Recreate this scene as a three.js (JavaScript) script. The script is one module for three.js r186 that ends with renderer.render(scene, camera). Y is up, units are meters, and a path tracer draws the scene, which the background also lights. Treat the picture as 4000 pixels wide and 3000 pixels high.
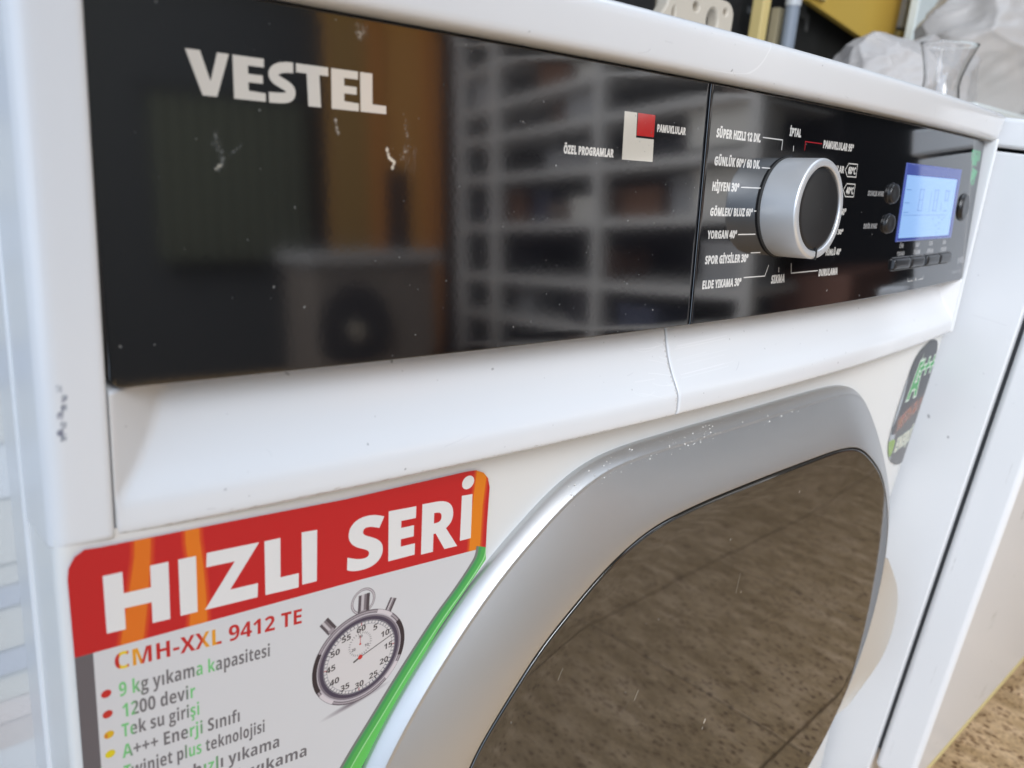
import * as THREE from 'three';
import { mergeGeometries } from 'three/addons/utils/BufferGeometryUtils.js';
import { RoundedBoxGeometry } from 'three/addons/geometries/RoundedBoxGeometry.js';
import { RectAreaLightUniformsLib } from 'three/addons/lights/RectAreaLightUniformsLib.js';

// ---------------------------------------------------------------- camera, light, exposure
const scene = new THREE.Scene();
const rad = THREE.MathUtils.degToRad;
const camera = new THREE.PerspectiveCamera(2 * Math.atan(1500 / 3177.8) * 180 / Math.PI, 4 / 3, 0.01, 60);
{
  const y = rad(44.1158), p = rad(16.4061), r = rad(5.0029);
  const F = new THREE.Vector3(Math.sin(y) * Math.cos(p), -Math.sin(p), -Math.cos(y) * Math.cos(p));
  const R0 = new THREE.Vector3(Math.cos(y), 0, Math.sin(y)), U0 = new THREE.Vector3().crossVectors(R0, F);
  camera.position.set(-0.045, 0.8036, 0.2015);
  camera.up.copy(U0).multiplyScalar(Math.cos(r)).addScaledVector(R0, -Math.sin(r));
  camera.lookAt(camera.position.clone().add(F));
  camera.focus = 0.335;
  camera.userData.fStop = 13.5;
}
scene.background = new THREE.Color().setRGB(0.15, 0.18, 0.215);
RectAreaLightUniformsLib.init();
function area(name, w, h, at, to, color, intensity) {
  const l = new THREE.RectAreaLight(new THREE.Color().setRGB(...color), intensity, w, h);
  l.name = name; l.position.set(...at); l.lookAt(...to); scene.add(l);
}
area('window_light', 1.9, 1.9, [-1.38, 1.22, 0.60], [0.1, 1.0, 0.45], [0.72, 0.87, 1.09], 7.0);
area('door_light', 1.7, 1.3, [-0.75, 2.25, 1.75], [0.25, 0.75, 0.0], [0.71, 0.87, 1.10], 5.2);
area('roof_light', 1.8, 1.6, [1.5, 2.9, 0.55], [1.5, 0, 0.55], [0.82, 0.93, 1.09], 9);
area('shop_front_light', 1.3, 1.2, [-0.25, 1.75, 1.25], [1.25, 0.85, 2.05], [0.97, 0.98, 1.0], 62);

const renderer = new THREE.WebGLRenderer({ antialias: true });
renderer.toneMapping = THREE.LinearToneMapping;
renderer.toneMappingExposure = 0.285;
renderer.shadowMap.enabled = true;

// ---------------------------------------------------------------- helpers
function rng(seed) { let a = seed; return () => { a |= 0; a = a + 0x6D2B79F5 | 0; let t = Math.imul(a ^ a >>> 15, 1 | a); t = t + Math.imul(t ^ t >>> 7, 61 | t) ^ t; return ((t ^ t >>> 14) >>> 0) / 4294967296; }; }
const lerp = THREE.MathUtils.lerp, clamp = THREE.MathUtils.clamp, smooth = THREE.MathUtils.smoothstep;
const used = {};
function numbered(n) { const k = used[n] = (used[n] ?? -1) + 1; return k ? n + '_' + String(k).padStart(3, '0') : n; }
function thing(name, label, category, at = [0, 0, 0], group) {
  const o = new THREE.Group(); o.name = numbered(name); o.position.set(...at); scene.add(o);
  o.userData = { label, category }; if (group) o.userData.group = group;
  return o;
}
function part(name, geos, m, parent, label) {   // geometry given in world coordinates of the untilted thing
  const list = (Array.isArray(geos) ? geos : [geos]).map((g) => (g.index ? g.toNonIndexed() : g));
  const keep = list.map((g) => { const h = new THREE.BufferGeometry(); for (const k of ['position', 'normal', 'uv']) if (g.attributes[k]) h.setAttribute(k, g.attributes[k].clone()); return h; });
  const g = keep.length > 1 ? mergeGeometries(keep) : keep[0];
  const root = parent?.isGroup ? parent : parent?.userData.root;
  if (root) g.translate(-root.userData.origin.x, -root.userData.origin.y, -root.userData.origin.z);
  const o = new THREE.Mesh(g, m); o.name = name; o.castShadow = o.receiveShadow = true;
  if (parent) parent.add(o); else { o.name = numbered(name); scene.add(o); }
  if (label) o.userData.label = label;
  return o;
}
const rootOf = new Map();
function P(name, geos, m, parent, label) { // wrapper that knows the origin of each thing
  let root = parent; while (root && root.parent !== scene) root = root.parent;
  const list = (Array.isArray(geos) ? geos : [geos]).map((g) => (g.index ? g.toNonIndexed() : g));
  const keep = list.map((g) => { const h = new THREE.BufferGeometry(); for (const k of ['position', 'normal', 'uv']) if (g.attributes[k]) h.setAttribute(k, g.attributes[k].clone()); return h; });
  const g = keep.length > 1 ? mergeGeometries(keep) : keep[0];
  const org = rootOf.get(root); if (org) g.translate(-org.x, -org.y, -org.z);
  const o = new THREE.Mesh(g, m); o.name = name; o.castShadow = o.receiveShadow = true;
  (parent ?? scene).add(o);
  if (label) o.userData.label = label;
  return o;
}
function thingAt(name, label, category, at, group) { const t = thing(name, label, category, at, group); rootOf.set(t, new THREE.Vector3(...at)); return t; }
function grid(nu, nv, f, uvf) {
  const pos = [], uv = [], idx = [];
  for (let j = 0; j <= nv; j++) for (let i = 0; i <= nu; i++) { pos.push(...f(i, j)); uv.push(...(uvf ? uvf(i, j) : [i / nu, j / nv])); }
  for (let j = 0; j < nv; j++) for (let i = 0; i < nu; i++) { const a = j * (nu + 1) + i, b = a + 1, c = a + nu + 1, d = c + 1; idx.push(a, b, d, a, d, c); }
  const g = new THREE.BufferGeometry();
  g.setAttribute('position', new THREE.Float32BufferAttribute(pos, 3)); g.setAttribute('uv', new THREE.Float32BufferAttribute(uv, 2)); g.setIndex(idx); g.computeVertexNormals();
  const N = g.attributes.normal, p0 = pos; for (let j = 0; j <= nv; j++) { const a = j * (nu + 1), b = a + nu; if (Math.abs(p0[a * 3] - p0[b * 3]) + Math.abs(p0[a * 3 + 1] - p0[b * 3 + 1]) + Math.abs(p0[a * 3 + 2] - p0[b * 3 + 2]) < 1e-7) { const v = new THREE.Vector3(N.getX(a) + N.getX(b), N.getY(a) + N.getY(b), N.getZ(a) + N.getZ(b)).normalize(); N.setXYZ(a, v.x, v.y, v.z); N.setXYZ(b, v.x, v.y, v.z); } }
  return g;
}
function box(x0, x1, y0, y1, z0, z1, r = 0, seg = 3) {
  const w = x1 - x0, h = y1 - y0, d = z1 - z0;
  const g = r ? new RoundedBoxGeometry(w, h, d, seg, r) : new THREE.BoxGeometry(w, h, d);
  return g.translate((x0 + x1) / 2, (y0 + y1) / 2, (z0 + z1) / 2);
}
function canvas(w, h, draw) { const c = document.createElement('canvas'); c.width = w; c.height = h; draw(c.getContext('2d'), w, h); return c; }
function tex(c, srgb = true) { const t = new THREE.CanvasTexture(c); if (srgb) t.colorSpace = THREE.SRGBColorSpace; t.wrapS = t.wrapT = THREE.RepeatWrapping; return t; }
function noiseMaker(seed) {
  const p = new Float32Array(65536), r = rng(seed); for (let i = 0; i < 65536; i++) p[i] = r();
  const at = (x, y) => p[((y & 255) << 8) | (x & 255)];
  const n = (x, y) => { const i = Math.floor(x), j = Math.floor(y), u = x - i, v = y - j, a = u * u * (3 - 2 * u), b = v * v * (3 - 2 * v); return lerp(lerp(at(i, j), at(i + 1, j), a), lerp(at(i, j + 1), at(i + 1, j + 1), a), b); };
  n.fbm = (x, y, o = 4) => { let s = 0, w = 0.5; for (let k = 0; k < o; k++) { s += w * n(x, y); x = x * 2.03 + 11.3; y = y * 2.01 + 7.7; w *= 0.5; } return s / (1 - Math.pow(0.5, o)); };
  return n;
}
const nz = noiseMaker(7);
function dataTex(w, h, f, srgb) {   // f(x, y) -> [r, g, b] 0..1
  const d = new Uint8Array(w * h * 4);
  for (let j = 0; j < h; j++) for (let i = 0; i < w; i++) { const c = f(i, j), k = (j * w + i) * 4; d[k] = clamp(c[0] * 255, 0, 255); d[k + 1] = clamp(c[1] * 255, 0, 255); d[k + 2] = clamp(c[2] * 255, 0, 255); d[k + 3] = 255; }
  const t = new THREE.DataTexture(d, w, h); t.magFilter = t.minFilter = THREE.LinearFilter; t.wrapS = t.wrapT = THREE.RepeatWrapping; if (srgb) t.colorSpace = THREE.SRGBColorSpace; t.needsUpdate = true; return t;
}
const std = (rgb, roughness, o = {}) => new THREE.MeshPhysicalMaterial({ color: new THREE.Color().setRGB(...rgb), roughness, ...o });

const FY = 0.24;                                    // floor level
// ---------------------------------------------------------------- the washer's front surface
const W = 0.597, BULGE = 0.0163;
const zc = (x) => -BULGE * Math.pow(2 * x / W - 1, 2);
const PT = 0.8324, PB = 0.7381;
const dzPanel = (y) => 0.0073 + (PT - y) / (PT - PB) * 0.0065;
const panelAt = (x, y, off = 0) => [x, y, zc(x) + dzPanel(y) + off];
const bodyZ = (x, y) => { const s = clamp((x - 0.40) / 0.195, 0, 1.2); return -0.0008 - (0.0066 + 0.076 * Math.max(0, 0.692 - Math.max(y, 0.5))) * s * s; };

// ---------------------------------------------------------------- materials
const fineBump = dataTex(512, 512, (x, y) => { const v = nz.fbm(x / 6, y / 6, 3); return [v, v, v]; });
const white = std([0.70, 0.715, 0.735], 0.2);
const whiteLip = std([0.71, 0.72, 0.74], 0.2);
const wornMap = (w, h, base, seed, dots, extra) => tex(canvas(w, h, (c) => {
  c.fillStyle = base; c.fillRect(0, 0, w, h); const r = rng(seed);
  for (let i = 0; i < dots; i++) { const s = 0.45 + 1.15 * Math.pow(r(), 4), v = 60 + 70 * r(); c.fillStyle = `rgba(${v},${v},${v + 4},${0.2 + 0.5 * r()})`; c.beginPath(); c.ellipse(r() * w, r() * h, s * (1 + r()), s, r() * 3, 0, 7); c.fill(); }
  for (let i = 0; i < dots / 5; i++) { const x = r() * w, y = r() * h, a = r() * 6.3, l = 8 + 40 * r(); c.strokeStyle = `rgba(120,122,128,${0.08 + 0.16 * r()})`; c.lineWidth = 0.7 + 0.5 * r(); c.beginPath(); c.moveTo(x, y); c.quadraticCurveTo(x + l * 0.5 * Math.cos(a) + 4, y + l * 0.15 * Math.sin(a), x + l * Math.cos(a), y + l * 0.3 * Math.sin(a)); c.stroke(); }
  extra?.(c, r, w, h);
}));
const enamel = std([0.71, 0.715, 0.705], 0.3);
const sideWhite = std([0.88, 0.89, 0.90], 0.12, { clearcoat: 0.6, clearcoatRoughness: 0.04 });
const darkGap = std([0.02, 0.02, 0.02], 0.7);
const blackGloss = std([0.008, 0.008, 0.009], 0.08, { ior: 1.7 });
const bandMat = new THREE.MeshPhysicalMaterial({ roughness: 0.2, map: wornMap(2048, 160, 'rgb(217,219,222)', 301, 70, (c, r, w) => {
  for (let i = 0; i < 40; i++) { c.fillStyle = `rgba(140,100,60,${0.10 * r()})`; c.beginPath(); c.ellipse(w * 0.952 + (r() - 0.5) * 5, 92 + r() * 40, 1.5 + 2 * r(), 4 + 5 * r(), 0, 0, 7); c.fill(); }
  c.strokeStyle = 'rgba(238,240,244,.5)'; c.lineWidth = 2; c.beginPath(); c.moveTo(w * 0.37, 46); c.bezierCurveTo(w * 0.42, 48, w * 0.435, 60, w * 0.437, 104); c.stroke();
}) });
const lipMat = (seed, extra) => new THREE.MeshPhysicalMaterial({ roughness: 0.2, map: wornMap(2048, 256, 'rgb(218,220,223)', seed, 120, extra) });
const silverNoise = dataTex(1024, 1024, (x, y) => { const v = 0.5 + 0.5 * (nz(x * 0.9, y * 0.9) - 0.5) + 0.4 * (nz(x / 2.3 + 50, y / 2.3) - 0.5); return [v, v, v]; });
silverNoise.repeat.set(6, 6);
const silver = new THREE.MeshPhysicalMaterial({ color: new THREE.Color().setRGB(0.52, 0.522, 0.525), metalness: 0.85, roughness: 0.42, bumpMap: silverNoise, bumpScale: 0.000015 });
const knobSilver = new THREE.MeshPhysicalMaterial({ color: new THREE.Color().setRGB(0.66, 0.67, 0.685), metalness: 0.55, roughness: 0.3, bumpMap: silverNoise, bumpScale: 0.00003 });

// ---------------------------------------------------------------- lettering
const SANS = 'sans-serif';
function fit(ctx, str, x0, x1, yTop, yBot, color, weight = 'bold') {     // capitals between yTop and yBot (canvas y down), width x0..x1
  ctx.save(); ctx.fillStyle = color;
  const px = (yBot - yTop) / 0.714; ctx.font = weight + ' ' + px + 'px ' + SANS;
  const w = ctx.measureText(str).width;
  ctx.translate(x0, yBot); ctx.scale((x1 - x0) / w, 1); ctx.fillText(str, 0, 0); ctx.lineWidth = px * 0.07; ctx.strokeStyle = color; ctx.strokeText(str, 0, 0); ctx.restore();
}
// a canvas whose axes are metres: [x0, x1] x [y0, y1]
function metres(x0, x1, y0, y1, perM, draw) {
  const w = Math.round((x1 - x0) * perM), h = Math.round((y1 - y0) * perM);
  const X = (x) => (x - x0) * perM, Y = (y) => (y1 - y) * perM;
  return canvas(w, h, (c) => draw(c, X, Y, perM, w, h));
}
function speckle(c, X, Y, k, x0, x1, y0, y1, n, seed, max = 0.0006) {     // dried splashes and dust grains on the gloss
  const r = rng(seed);
  for (let i = 0; i < n; i++) {
    const x = lerp(x0, x1, r()), y = lerp(y0, y1, r()), s = 0.00012 + (max - 0.00012) * Math.pow(r(), 6), v = 90 + 110 * r();
    c.fillStyle = `rgba(${v},${v},${v * 0.97},${0.25 + 0.5 * r()})`; c.beginPath(); c.ellipse(X(x), Y(y), s * k * 0.5 * (0.6 + r()), s * k * 0.5 * (0.6 + r()), r() * 3, 0, 7); c.fill();
  }
}
function smear(c, X, Y, k, pts, width, seed, n = 260, col = [190, 186, 175]) {   // a dried drip: a cloud of small flakes along a line
  const r = rng(seed);
  for (let i = 0; i < n; i++) {
    const t = r() * (pts.length - 1), a = Math.floor(t), f = t - a, w = width * (0.25 + r());
    const x = lerp(pts[a][0], pts[a + 1][0], f) + (r() + r() - 1) * w, y = lerp(pts[a][1], pts[a + 1][1], f) + (r() + r() - 1) * w;
    c.fillStyle = `rgba(${col[0]},${col[1]},${col[2]},${0.05 + 0.35 * r() * r()})`;
    const s = k * 0.0001 * (1 + 5 * r() * r()); c.beginPath(); c.ellipse(X(x), Y(y), s, s * (0.4 + r()), r() * 3, 0, 7); c.fill();
  }
}

// ---------------------------------------------------------------- washing machine
const washer = thingAt('washing_machine', 'white front loading washing machine with black control panel and silver door', 'washing machine', [W / 2, FY, -0.3]);

// columns of a bulged facing: positions and how far the edge has dropped back
function columns(x0, x1, step, e = 0.0011, depth = 0.008) {
  const L = [[0, depth], [0, depth * 0.5], [0, e], [0.15 * e, e * 0.5], [0.45 * e, e * 0.17], [e, 0]], out = [];
  for (const [d, q] of L) out.push([x0 + d, q]);
  const a = x0 + 0.0018, b = x1 - 0.0018, n = Math.max(2, Math.round((b - a) / step));
  for (let i = 0; i <= n; i++) out.push([lerp(a, b, i / n), 0]);
  for (const [d, q] of [...L].reverse()) out.push([x1 - d, q]);
  return out;
}
function panelGeo(x0, x1, r = {}) {       // r: corner radii bl, br, tl, tr
  const cols = columns(x0, x1, 0.0035, 0.0008), e = 0.00035, rows = [];
  for (const [d, q] of [[0, 0.008], [0, e], [0.15 * e, e * 0.5], [0.45 * e, e * 0.17], [e, 0]]) rows.push([0, d, q]);
  for (let i = 1; i < 24; i++) rows.push([i / 24, 0, 0]);
  for (const [d, q] of [[e, 0], [0.45 * e, e * 0.17], [0.15 * e, e * 0.5], [0, e], [0, 0.008]]) rows.push([1, -d, q]);
  const cut = (x, rl, rr) => { let c = 0; if (rl && x < x0 + rl) c = rl - Math.sqrt(Math.max(0, rl * rl - (x0 + rl - x) ** 2)); if (rr && x > x1 - rr) c = rr - Math.sqrt(Math.max(0, rr * rr - (x - x1 + rr) ** 2)); return c; };
  // more columns inside the rounded corners
  for (const s of [0.3, 0.7, 1.3, 2.0, 2.8]) { if (r.bl || r.tl) cols.push([x0 + 0.0018 * 0 + s * 0.001 + 0.0005, 0]); if (r.br || r.tr) cols.push([x1 - s * 0.001 - 0.0005, 0]); }
  const drop = (x) => { const d = Math.min(x - x0, x1 - x); return d > e ? 0 : null; };
  for (const c of cols) if (c[1] === 0 && drop(c[0]) === null) c[1] = 0.0001;
  const sides = cols.slice(); sides.sort((a, b) => (a[0] - b[0]) || (a[0] < (x0 + x1) / 2 ? b[1] - a[1] : a[1] - b[1]));
  return grid(sides.length - 1, rows.length - 1, (i, j) => {
    const [x, q] = sides[i], [t, d, qr] = rows[j], yb = PB + cut(x, r.bl, r.br), yt = PT - cut(x, r.tl, r.tr), y = lerp(yb, yt, t) + d;
    return [x, y, zc(x) + dzPanel(y) - Math.max(q, qr)];
  }, (i, j) => { const [x] = sides[i], [t, d] = rows[j]; return [(x - x0) / (x1 - x0), t]; });
}
// drawer panel print
const DX0 = 0.0152, DX1 = 0.2360, RX0 = 0.2371, RX1 = 0.5905;
const INK = 'rgb(208,204,196)', INK2 = 'rgb(205,203,198)';
function vestel(c, X, Y) {
  c.fillStyle = 'rgb(205,198,188)';
  const t = 0.8187, b = 0.80845, poly = (pts) => { c.beginPath(); pts.forEach(([x, y], i) => (i ? c.lineTo(X(x), Y(y)) : c.moveTo(X(x), Y(y)))); c.closePath(); c.fill(); };
  poly([[0.0374, t], [0.0409, t], [0.04305, 0.8120], [0.0449, t], [0.0478, t], [0.0445, b], [0.0410, b]]);
  const E = (x, w) => { poly([[x, t], [x + w, t], [x + w, t - 0.0021], [x + 0.0038, t - 0.0021], [x + 0.0038, 0.8147], [x + w - 0.0004, 0.8147], [x + w - 0.0004, 0.8127], [x + 0.0038, 0.8127], [x + 0.0038, b + 0.0023], [x + w + 0.0002, b + 0.0021], [x + w + 0.0002, b], [x, b]]); };
  E(0.0486, 0.0079);
  c.save(); c.lineWidth = X(0.0026) - X(0); c.strokeStyle = c.fillStyle; c.beginPath();
  c.moveTo(X(0.0642), Y(t - 0.00125)); c.bezierCurveTo(X(0.0585), Y(t - 0.0012), X(0.0578), Y(0.8149), X(0.0600), Y(0.8139)); c.bezierCurveTo(X(0.0622), Y(0.8129), X(0.0637), Y(0.8126), X(0.0633), Y(0.8110)); c.bezierCurveTo(X(0.0630), Y(b + 0.0014), X(0.0612), Y(b + 0.00125), X(0.0575), Y(b + 0.00125)); c.stroke(); c.restore();
  poly([[0.0649, t], [0.0739, t], [0.0739, t - 0.0022], [0.0714, t - 0.0022], [0.0717, b], [0.0681, b], [0.0678, t - 0.0022], [0.0649, t - 0.0022]]);
  E(0.0747, 0.0079);
  poly([[0.0832, t], [0.0870, t], [0.0870, b + 0.0023], [0.0913, b + 0.0022], [0.0913, b], [0.0833, b]]);
}
const drawerCanvas = metres(DX0, DX1, PB, PT, 9200, (c, X, Y, k, w, h) => {
  c.fillStyle = 'rgb(12,12,16)'; c.fillRect(0, 0, w, h);
  vestel(c, X, Y);
  c.fillStyle = 'rgb(196,190,178)'; c.beginPath();
  [[0.1878, 0.8179], [0.1945, 0.8179], [0.1948, 0.8094], [0.2047, 0.8094], [0.2049, 0.8014], [0.1880, 0.8014]].forEach(([x, y], i) => (i ? c.lineTo(X(x), Y(y)) : c.moveTo(X(x), Y(y)))); c.fill();
  c.fillStyle = 'rgb(176,34,32)'; c.fillRect(X(0.1950), Y(0.8179), 0.0096 * k, 0.0078 * k);
  fit(c, 'ÖZEL PROGRAMLAR', X(0.1591), X(0.1834), Y(0.8045), Y(0.8019), INK);
  fit(c, 'PAMUKLULAR', X(0.2060), X(0.2231), Y(0.8148), Y(0.8123), INK);
  speckle(c, X, Y, k, DX0, DX1, PB, PT, 420, 3, 0.0007); speckle(c, X, Y, k, 0.11, DX1, PB, PT, 500, 4, 0.0006);
  smear(c, X, Y, k, [[0.0434, 0.8003], [0.0439, 0.7975], [0.0450, 0.7950], [0.0449, 0.7926], [0.0432, 0.7910]], 0.0016, 5, 300, [120, 120, 118]); smear(c, X, Y, k, [[0.0447, 0.7925], [0.0431, 0.7912]], 0.0009, 15, 90, [190, 184, 168]); smear(c, X, Y, k, [[0.0470, 0.7950], [0.0500, 0.7975]], 0.0006, 16, 60, [100, 100, 100]);
  smear(c, X, Y, k, [[0.0915, 0.7995], [0.0922, 0.7968], [0.0940, 0.7957], [0.0932, 0.7938]], 0.0007, 6, 520, [215, 208, 190]);
  smear(c, X, Y, k, [[0.0975, 0.8078], [0.0985, 0.8010], [0.0962, 0.7965]], 0.0014, 8, 130);
  smear(c, X, Y, k, [[0.0757, 0.8066], [0.0765, 0.8020]], 0.0008, 9, 90);
  smear(c, X, Y, k, [[0.0820, 0.8310], [0.0835, 0.8270], [0.0850, 0.8306]], 0.0018, 10, 160);
  smear(c, X, Y, k, [[0.1395, 0.8110], [0.1425, 0.8098]], 0.0009, 11, 40);
  c.strokeStyle = 'rgba(150,150,150,.22)'; c.lineWidth = 1.4; const r = rng(21);
  for (let i = 0; i < 26; i++) { const x = 0.0975 + 0.004 * r(), y = 0.802 - 0.008 * r(); c.beginPath(); c.moveTo(X(x), Y(y)); c.lineTo(X(x - 0.0006), Y(y - 0.002 - 0.003 * r())); c.stroke(); }
  for (let i = 0; i < 18; i++) { const x = 0.080 + 0.006 * r(); c.beginPath(); c.moveTo(X(x), Y(0.8315)); c.lineTo(X(x + 0.0003), Y(0.827 + 0.003 * r())); c.stroke(); }
});
const peel = dataTex(512, 512, (x, y) => { const v = nz.fbm(x / 7, y / 7, 3); return [v, v, v]; }), peelTex = (u, v) => { const t = peel.clone(); t.repeat.set(u, v); t.needsUpdate = true; return t; };
const glossOpt = { roughness: 0.075, ior: 1.95 };
const drawerMat = new THREE.MeshPhysicalMaterial({ map: tex(drawerCanvas), ...glossOpt, bumpMap: peelTex(2.4, 1), bumpScale: 0.000003 });
// right panel print
const panelCanvas = metres(RX0, RX1, PB, PT, 5790, (c, X, Y, k, w, h) => {
  c.fillStyle = 'rgb(13,13,16)'; c.fillRect(0, 0, w, h);
  const L = (s, x0, x1, t, b, col = INK2) => fit(c, s, X(x0), X(x1), Y(t), Y(b), col);
  const line = (pts, col = INK2, lw = 0.00055) => { c.strokeStyle = col; c.lineWidth = lw * k; c.beginPath(); pts.forEach(([x, y], i) => (i ? c.lineTo(X(x), Y(y)) : c.moveTo(X(x), Y(y)))); c.stroke(); };
  L('SÜPER HIZLI 12 DK.', 0.2431, 0.2757, 0.8163, 0.8129); line([[0.2771, 0.8150], [0.2934, 0.8150], [0.2934, 0.8107]]);
  L('GÜNLÜK 60°/ 60 DK.', 0.2434, 0.2774, 0.8055, 0.8022); line([[0.2786, 0.8027], [0.2856, 0.8027]]);
  L('HİJYEN 30°', 0.2434, 0.2630, 0.7956, 0.7923); line([[0.2642, 0.7941], [0.2796, 0.7942]]);
  L('GÖMLEK/ BLUZ 60°', 0.2437, 0.2753, 0.7854, 0.7823); line([[0.2761, 0.7845], [0.2780, 0.7845]]);
  L('YORGAN 40°', 0.2435, 0.2647, 0.7762, 0.7731); line([[0.2656, 0.7746], [0.2793, 0.7746]]);
  L('SPOR GİYSİLER 30°', 0.2433, 0.2755, 0.7659, 0.7627); line([[0.2770, 0.7666], [0.2850, 0.7666]]);
  L('ELDE YIKAMA 30°', 0.2428, 0.2719, 0.7558, 0.7526); line([[0.2734, 0.7560], [0.2909, 0.7559], [0.2933, 0.7608]]);
  L('SIKMA', 0.2969, 0.3090, 0.7558, 0.7522); line([[0.3024, 0.7594], [0.3029, 0.7571]]);
  L('DURULAMA', 0.3424, 0.3634, 0.7568, 0.7535); line([[0.3135, 0.7609], [0.3146, 0.7562], [0.3414, 0.7563]]);
  L('İPTAL', 0.2987, 0.3090, 0.8207, 0.8173); line([[0.3034, 0.8132], [0.3036, 0.8108]]);
  L('PAMUKLULAR 95°', 0.3308, 0.3635, 0.8173, 0.8140); line([[0.3138, 0.8117], [0.3136, 0.8156], [0.3298, 0.8156]], 'rgb(170,40,48)');
  L('PAMUKLULAR', 0.3290, 0.3558, 0.8064, 0.8034);
  const tag = (x0, x1, y, s) => { line([[x0, y], [x0 + 0.0032, y + 0.0031], [x1, y + 0.0031], [x1, y - 0.0031], [x0 + 0.0032, y - 0.0031], [x0, y], [x0 + 0.0032, y + 0.0031]], INK2, 0.0006); L(s, x0 + 0.0035, x1 - 0.001, y + 0.0016, y - 0.0017); };
  tag(0.3572, 0.3706, 0.8050, '60°C'); tag(0.3579, 0.3708, 0.7953, '40°C');
  L('SENTETİK 60°', 0.338, 0.3643, 0.7862, 0.7831); L('HASSAS 30°', 0.342, 0.3640, 0.7761, 0.7737); L('YÜNLÜ 40°', 0.3470, 0.3643, 0.7664, 0.7635);
  L('SICAKLIK AYARI', 0.3877, 0.4090, 0.7954, 0.7931, 'rgb(150,150,150)'); L('DEVİR AYARI', 0.3879, 0.4058, 0.7788, 0.7763, 'rgb(150,150,150)');
  L('BAŞLAT', 0.5745, 0.5765, 0.7925, 0.7840, 'rgb(120,120,122)');
  for (const [x, a, b] of [[0.4415, 'ÖN', 'YIKAMA'], [0.4690, 'KOLAY', 'ÜTÜLEME'], [0.4945, 'EKSTRA', 'DURULAMA'], [0.5230, 'ZAMAN', 'ERTELEME']]) { const g = 'rgb(150,150,150)'; L(a, x + 0.002, x + 0.009, 0.7668, 0.7645, g); L(b, x, x + 0.0125, 0.7625, 0.7600, g); }
  line([[0.4660, 0.7462], [0.4667, 0.7440], [0.4760, 0.7440]], INK2, 0.0005); line([[0.4795, 0.7436], [0.4810, 0.7452], [0.4825, 0.7436]], INK2, 0.0006); line([[0.4860, 0.7440], [0.4950, 0.7440], [0.4950, 0.7462]], INK2, 0.0005);
  c.fillStyle = 'rgb(36,150,92)'; c.fillRect(X(0.5600), Y(0.8254), 0.024 * k, 0.0066 * k); c.fillRect(X(0.5650), Y(0.8190), 0.012 * k, 0.0035 * k);
  c.beginPath(); c.moveTo(X(0.568), Y(0.8146)); c.lineTo(X(0.584), Y(0.8120)); c.lineTo(X(0.580), Y(0.8085)); c.lineTo(X(0.579), Y(0.8030)); c.lineTo(X(0.571), Y(0.8030)); c.lineTo(X(0.567), Y(0.8070)); c.fill();
  c.fillStyle = 'rgb(15,20,18)'; for (const [x, y, a, b] of [[0.564, 0.8235, 0.0016, 0.003], [0.570, 0.8235, 0.006, 0.0008], [0.578, 0.824, 0.0018, 0.0035], [0.573, 0.8065, 0.003, 0.0026]]) c.fillRect(X(x), Y(y), a * k, b * k);
  L('9 KG', 0.5690, 0.5860, 0.7540, 0.7500, 'rgb(130,130,132)'); L('9412 TE', 0.5600, 0.5830, 0.7452, 0.7432, 'rgb(110,110,112)');
  speckle(c, X, Y, k, RX0, 0.43, PB, PT, 420, 31, 0.0006); speckle(c, X, Y, k, 0.35, RX1, PB, PT, 160, 32, 0.0012);
  smear(c, X, Y, k, [[0.297, 0.8085], [0.307, 0.8088]], 0.0006, 33, 60, [120, 130, 150]);
});
const panelMat = new THREE.MeshPhysicalMaterial({ map: tex(panelCanvas), ...glossOpt, bumpMap: peelTex(3.8, 1), bumpScale: 0.000003 });

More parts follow.
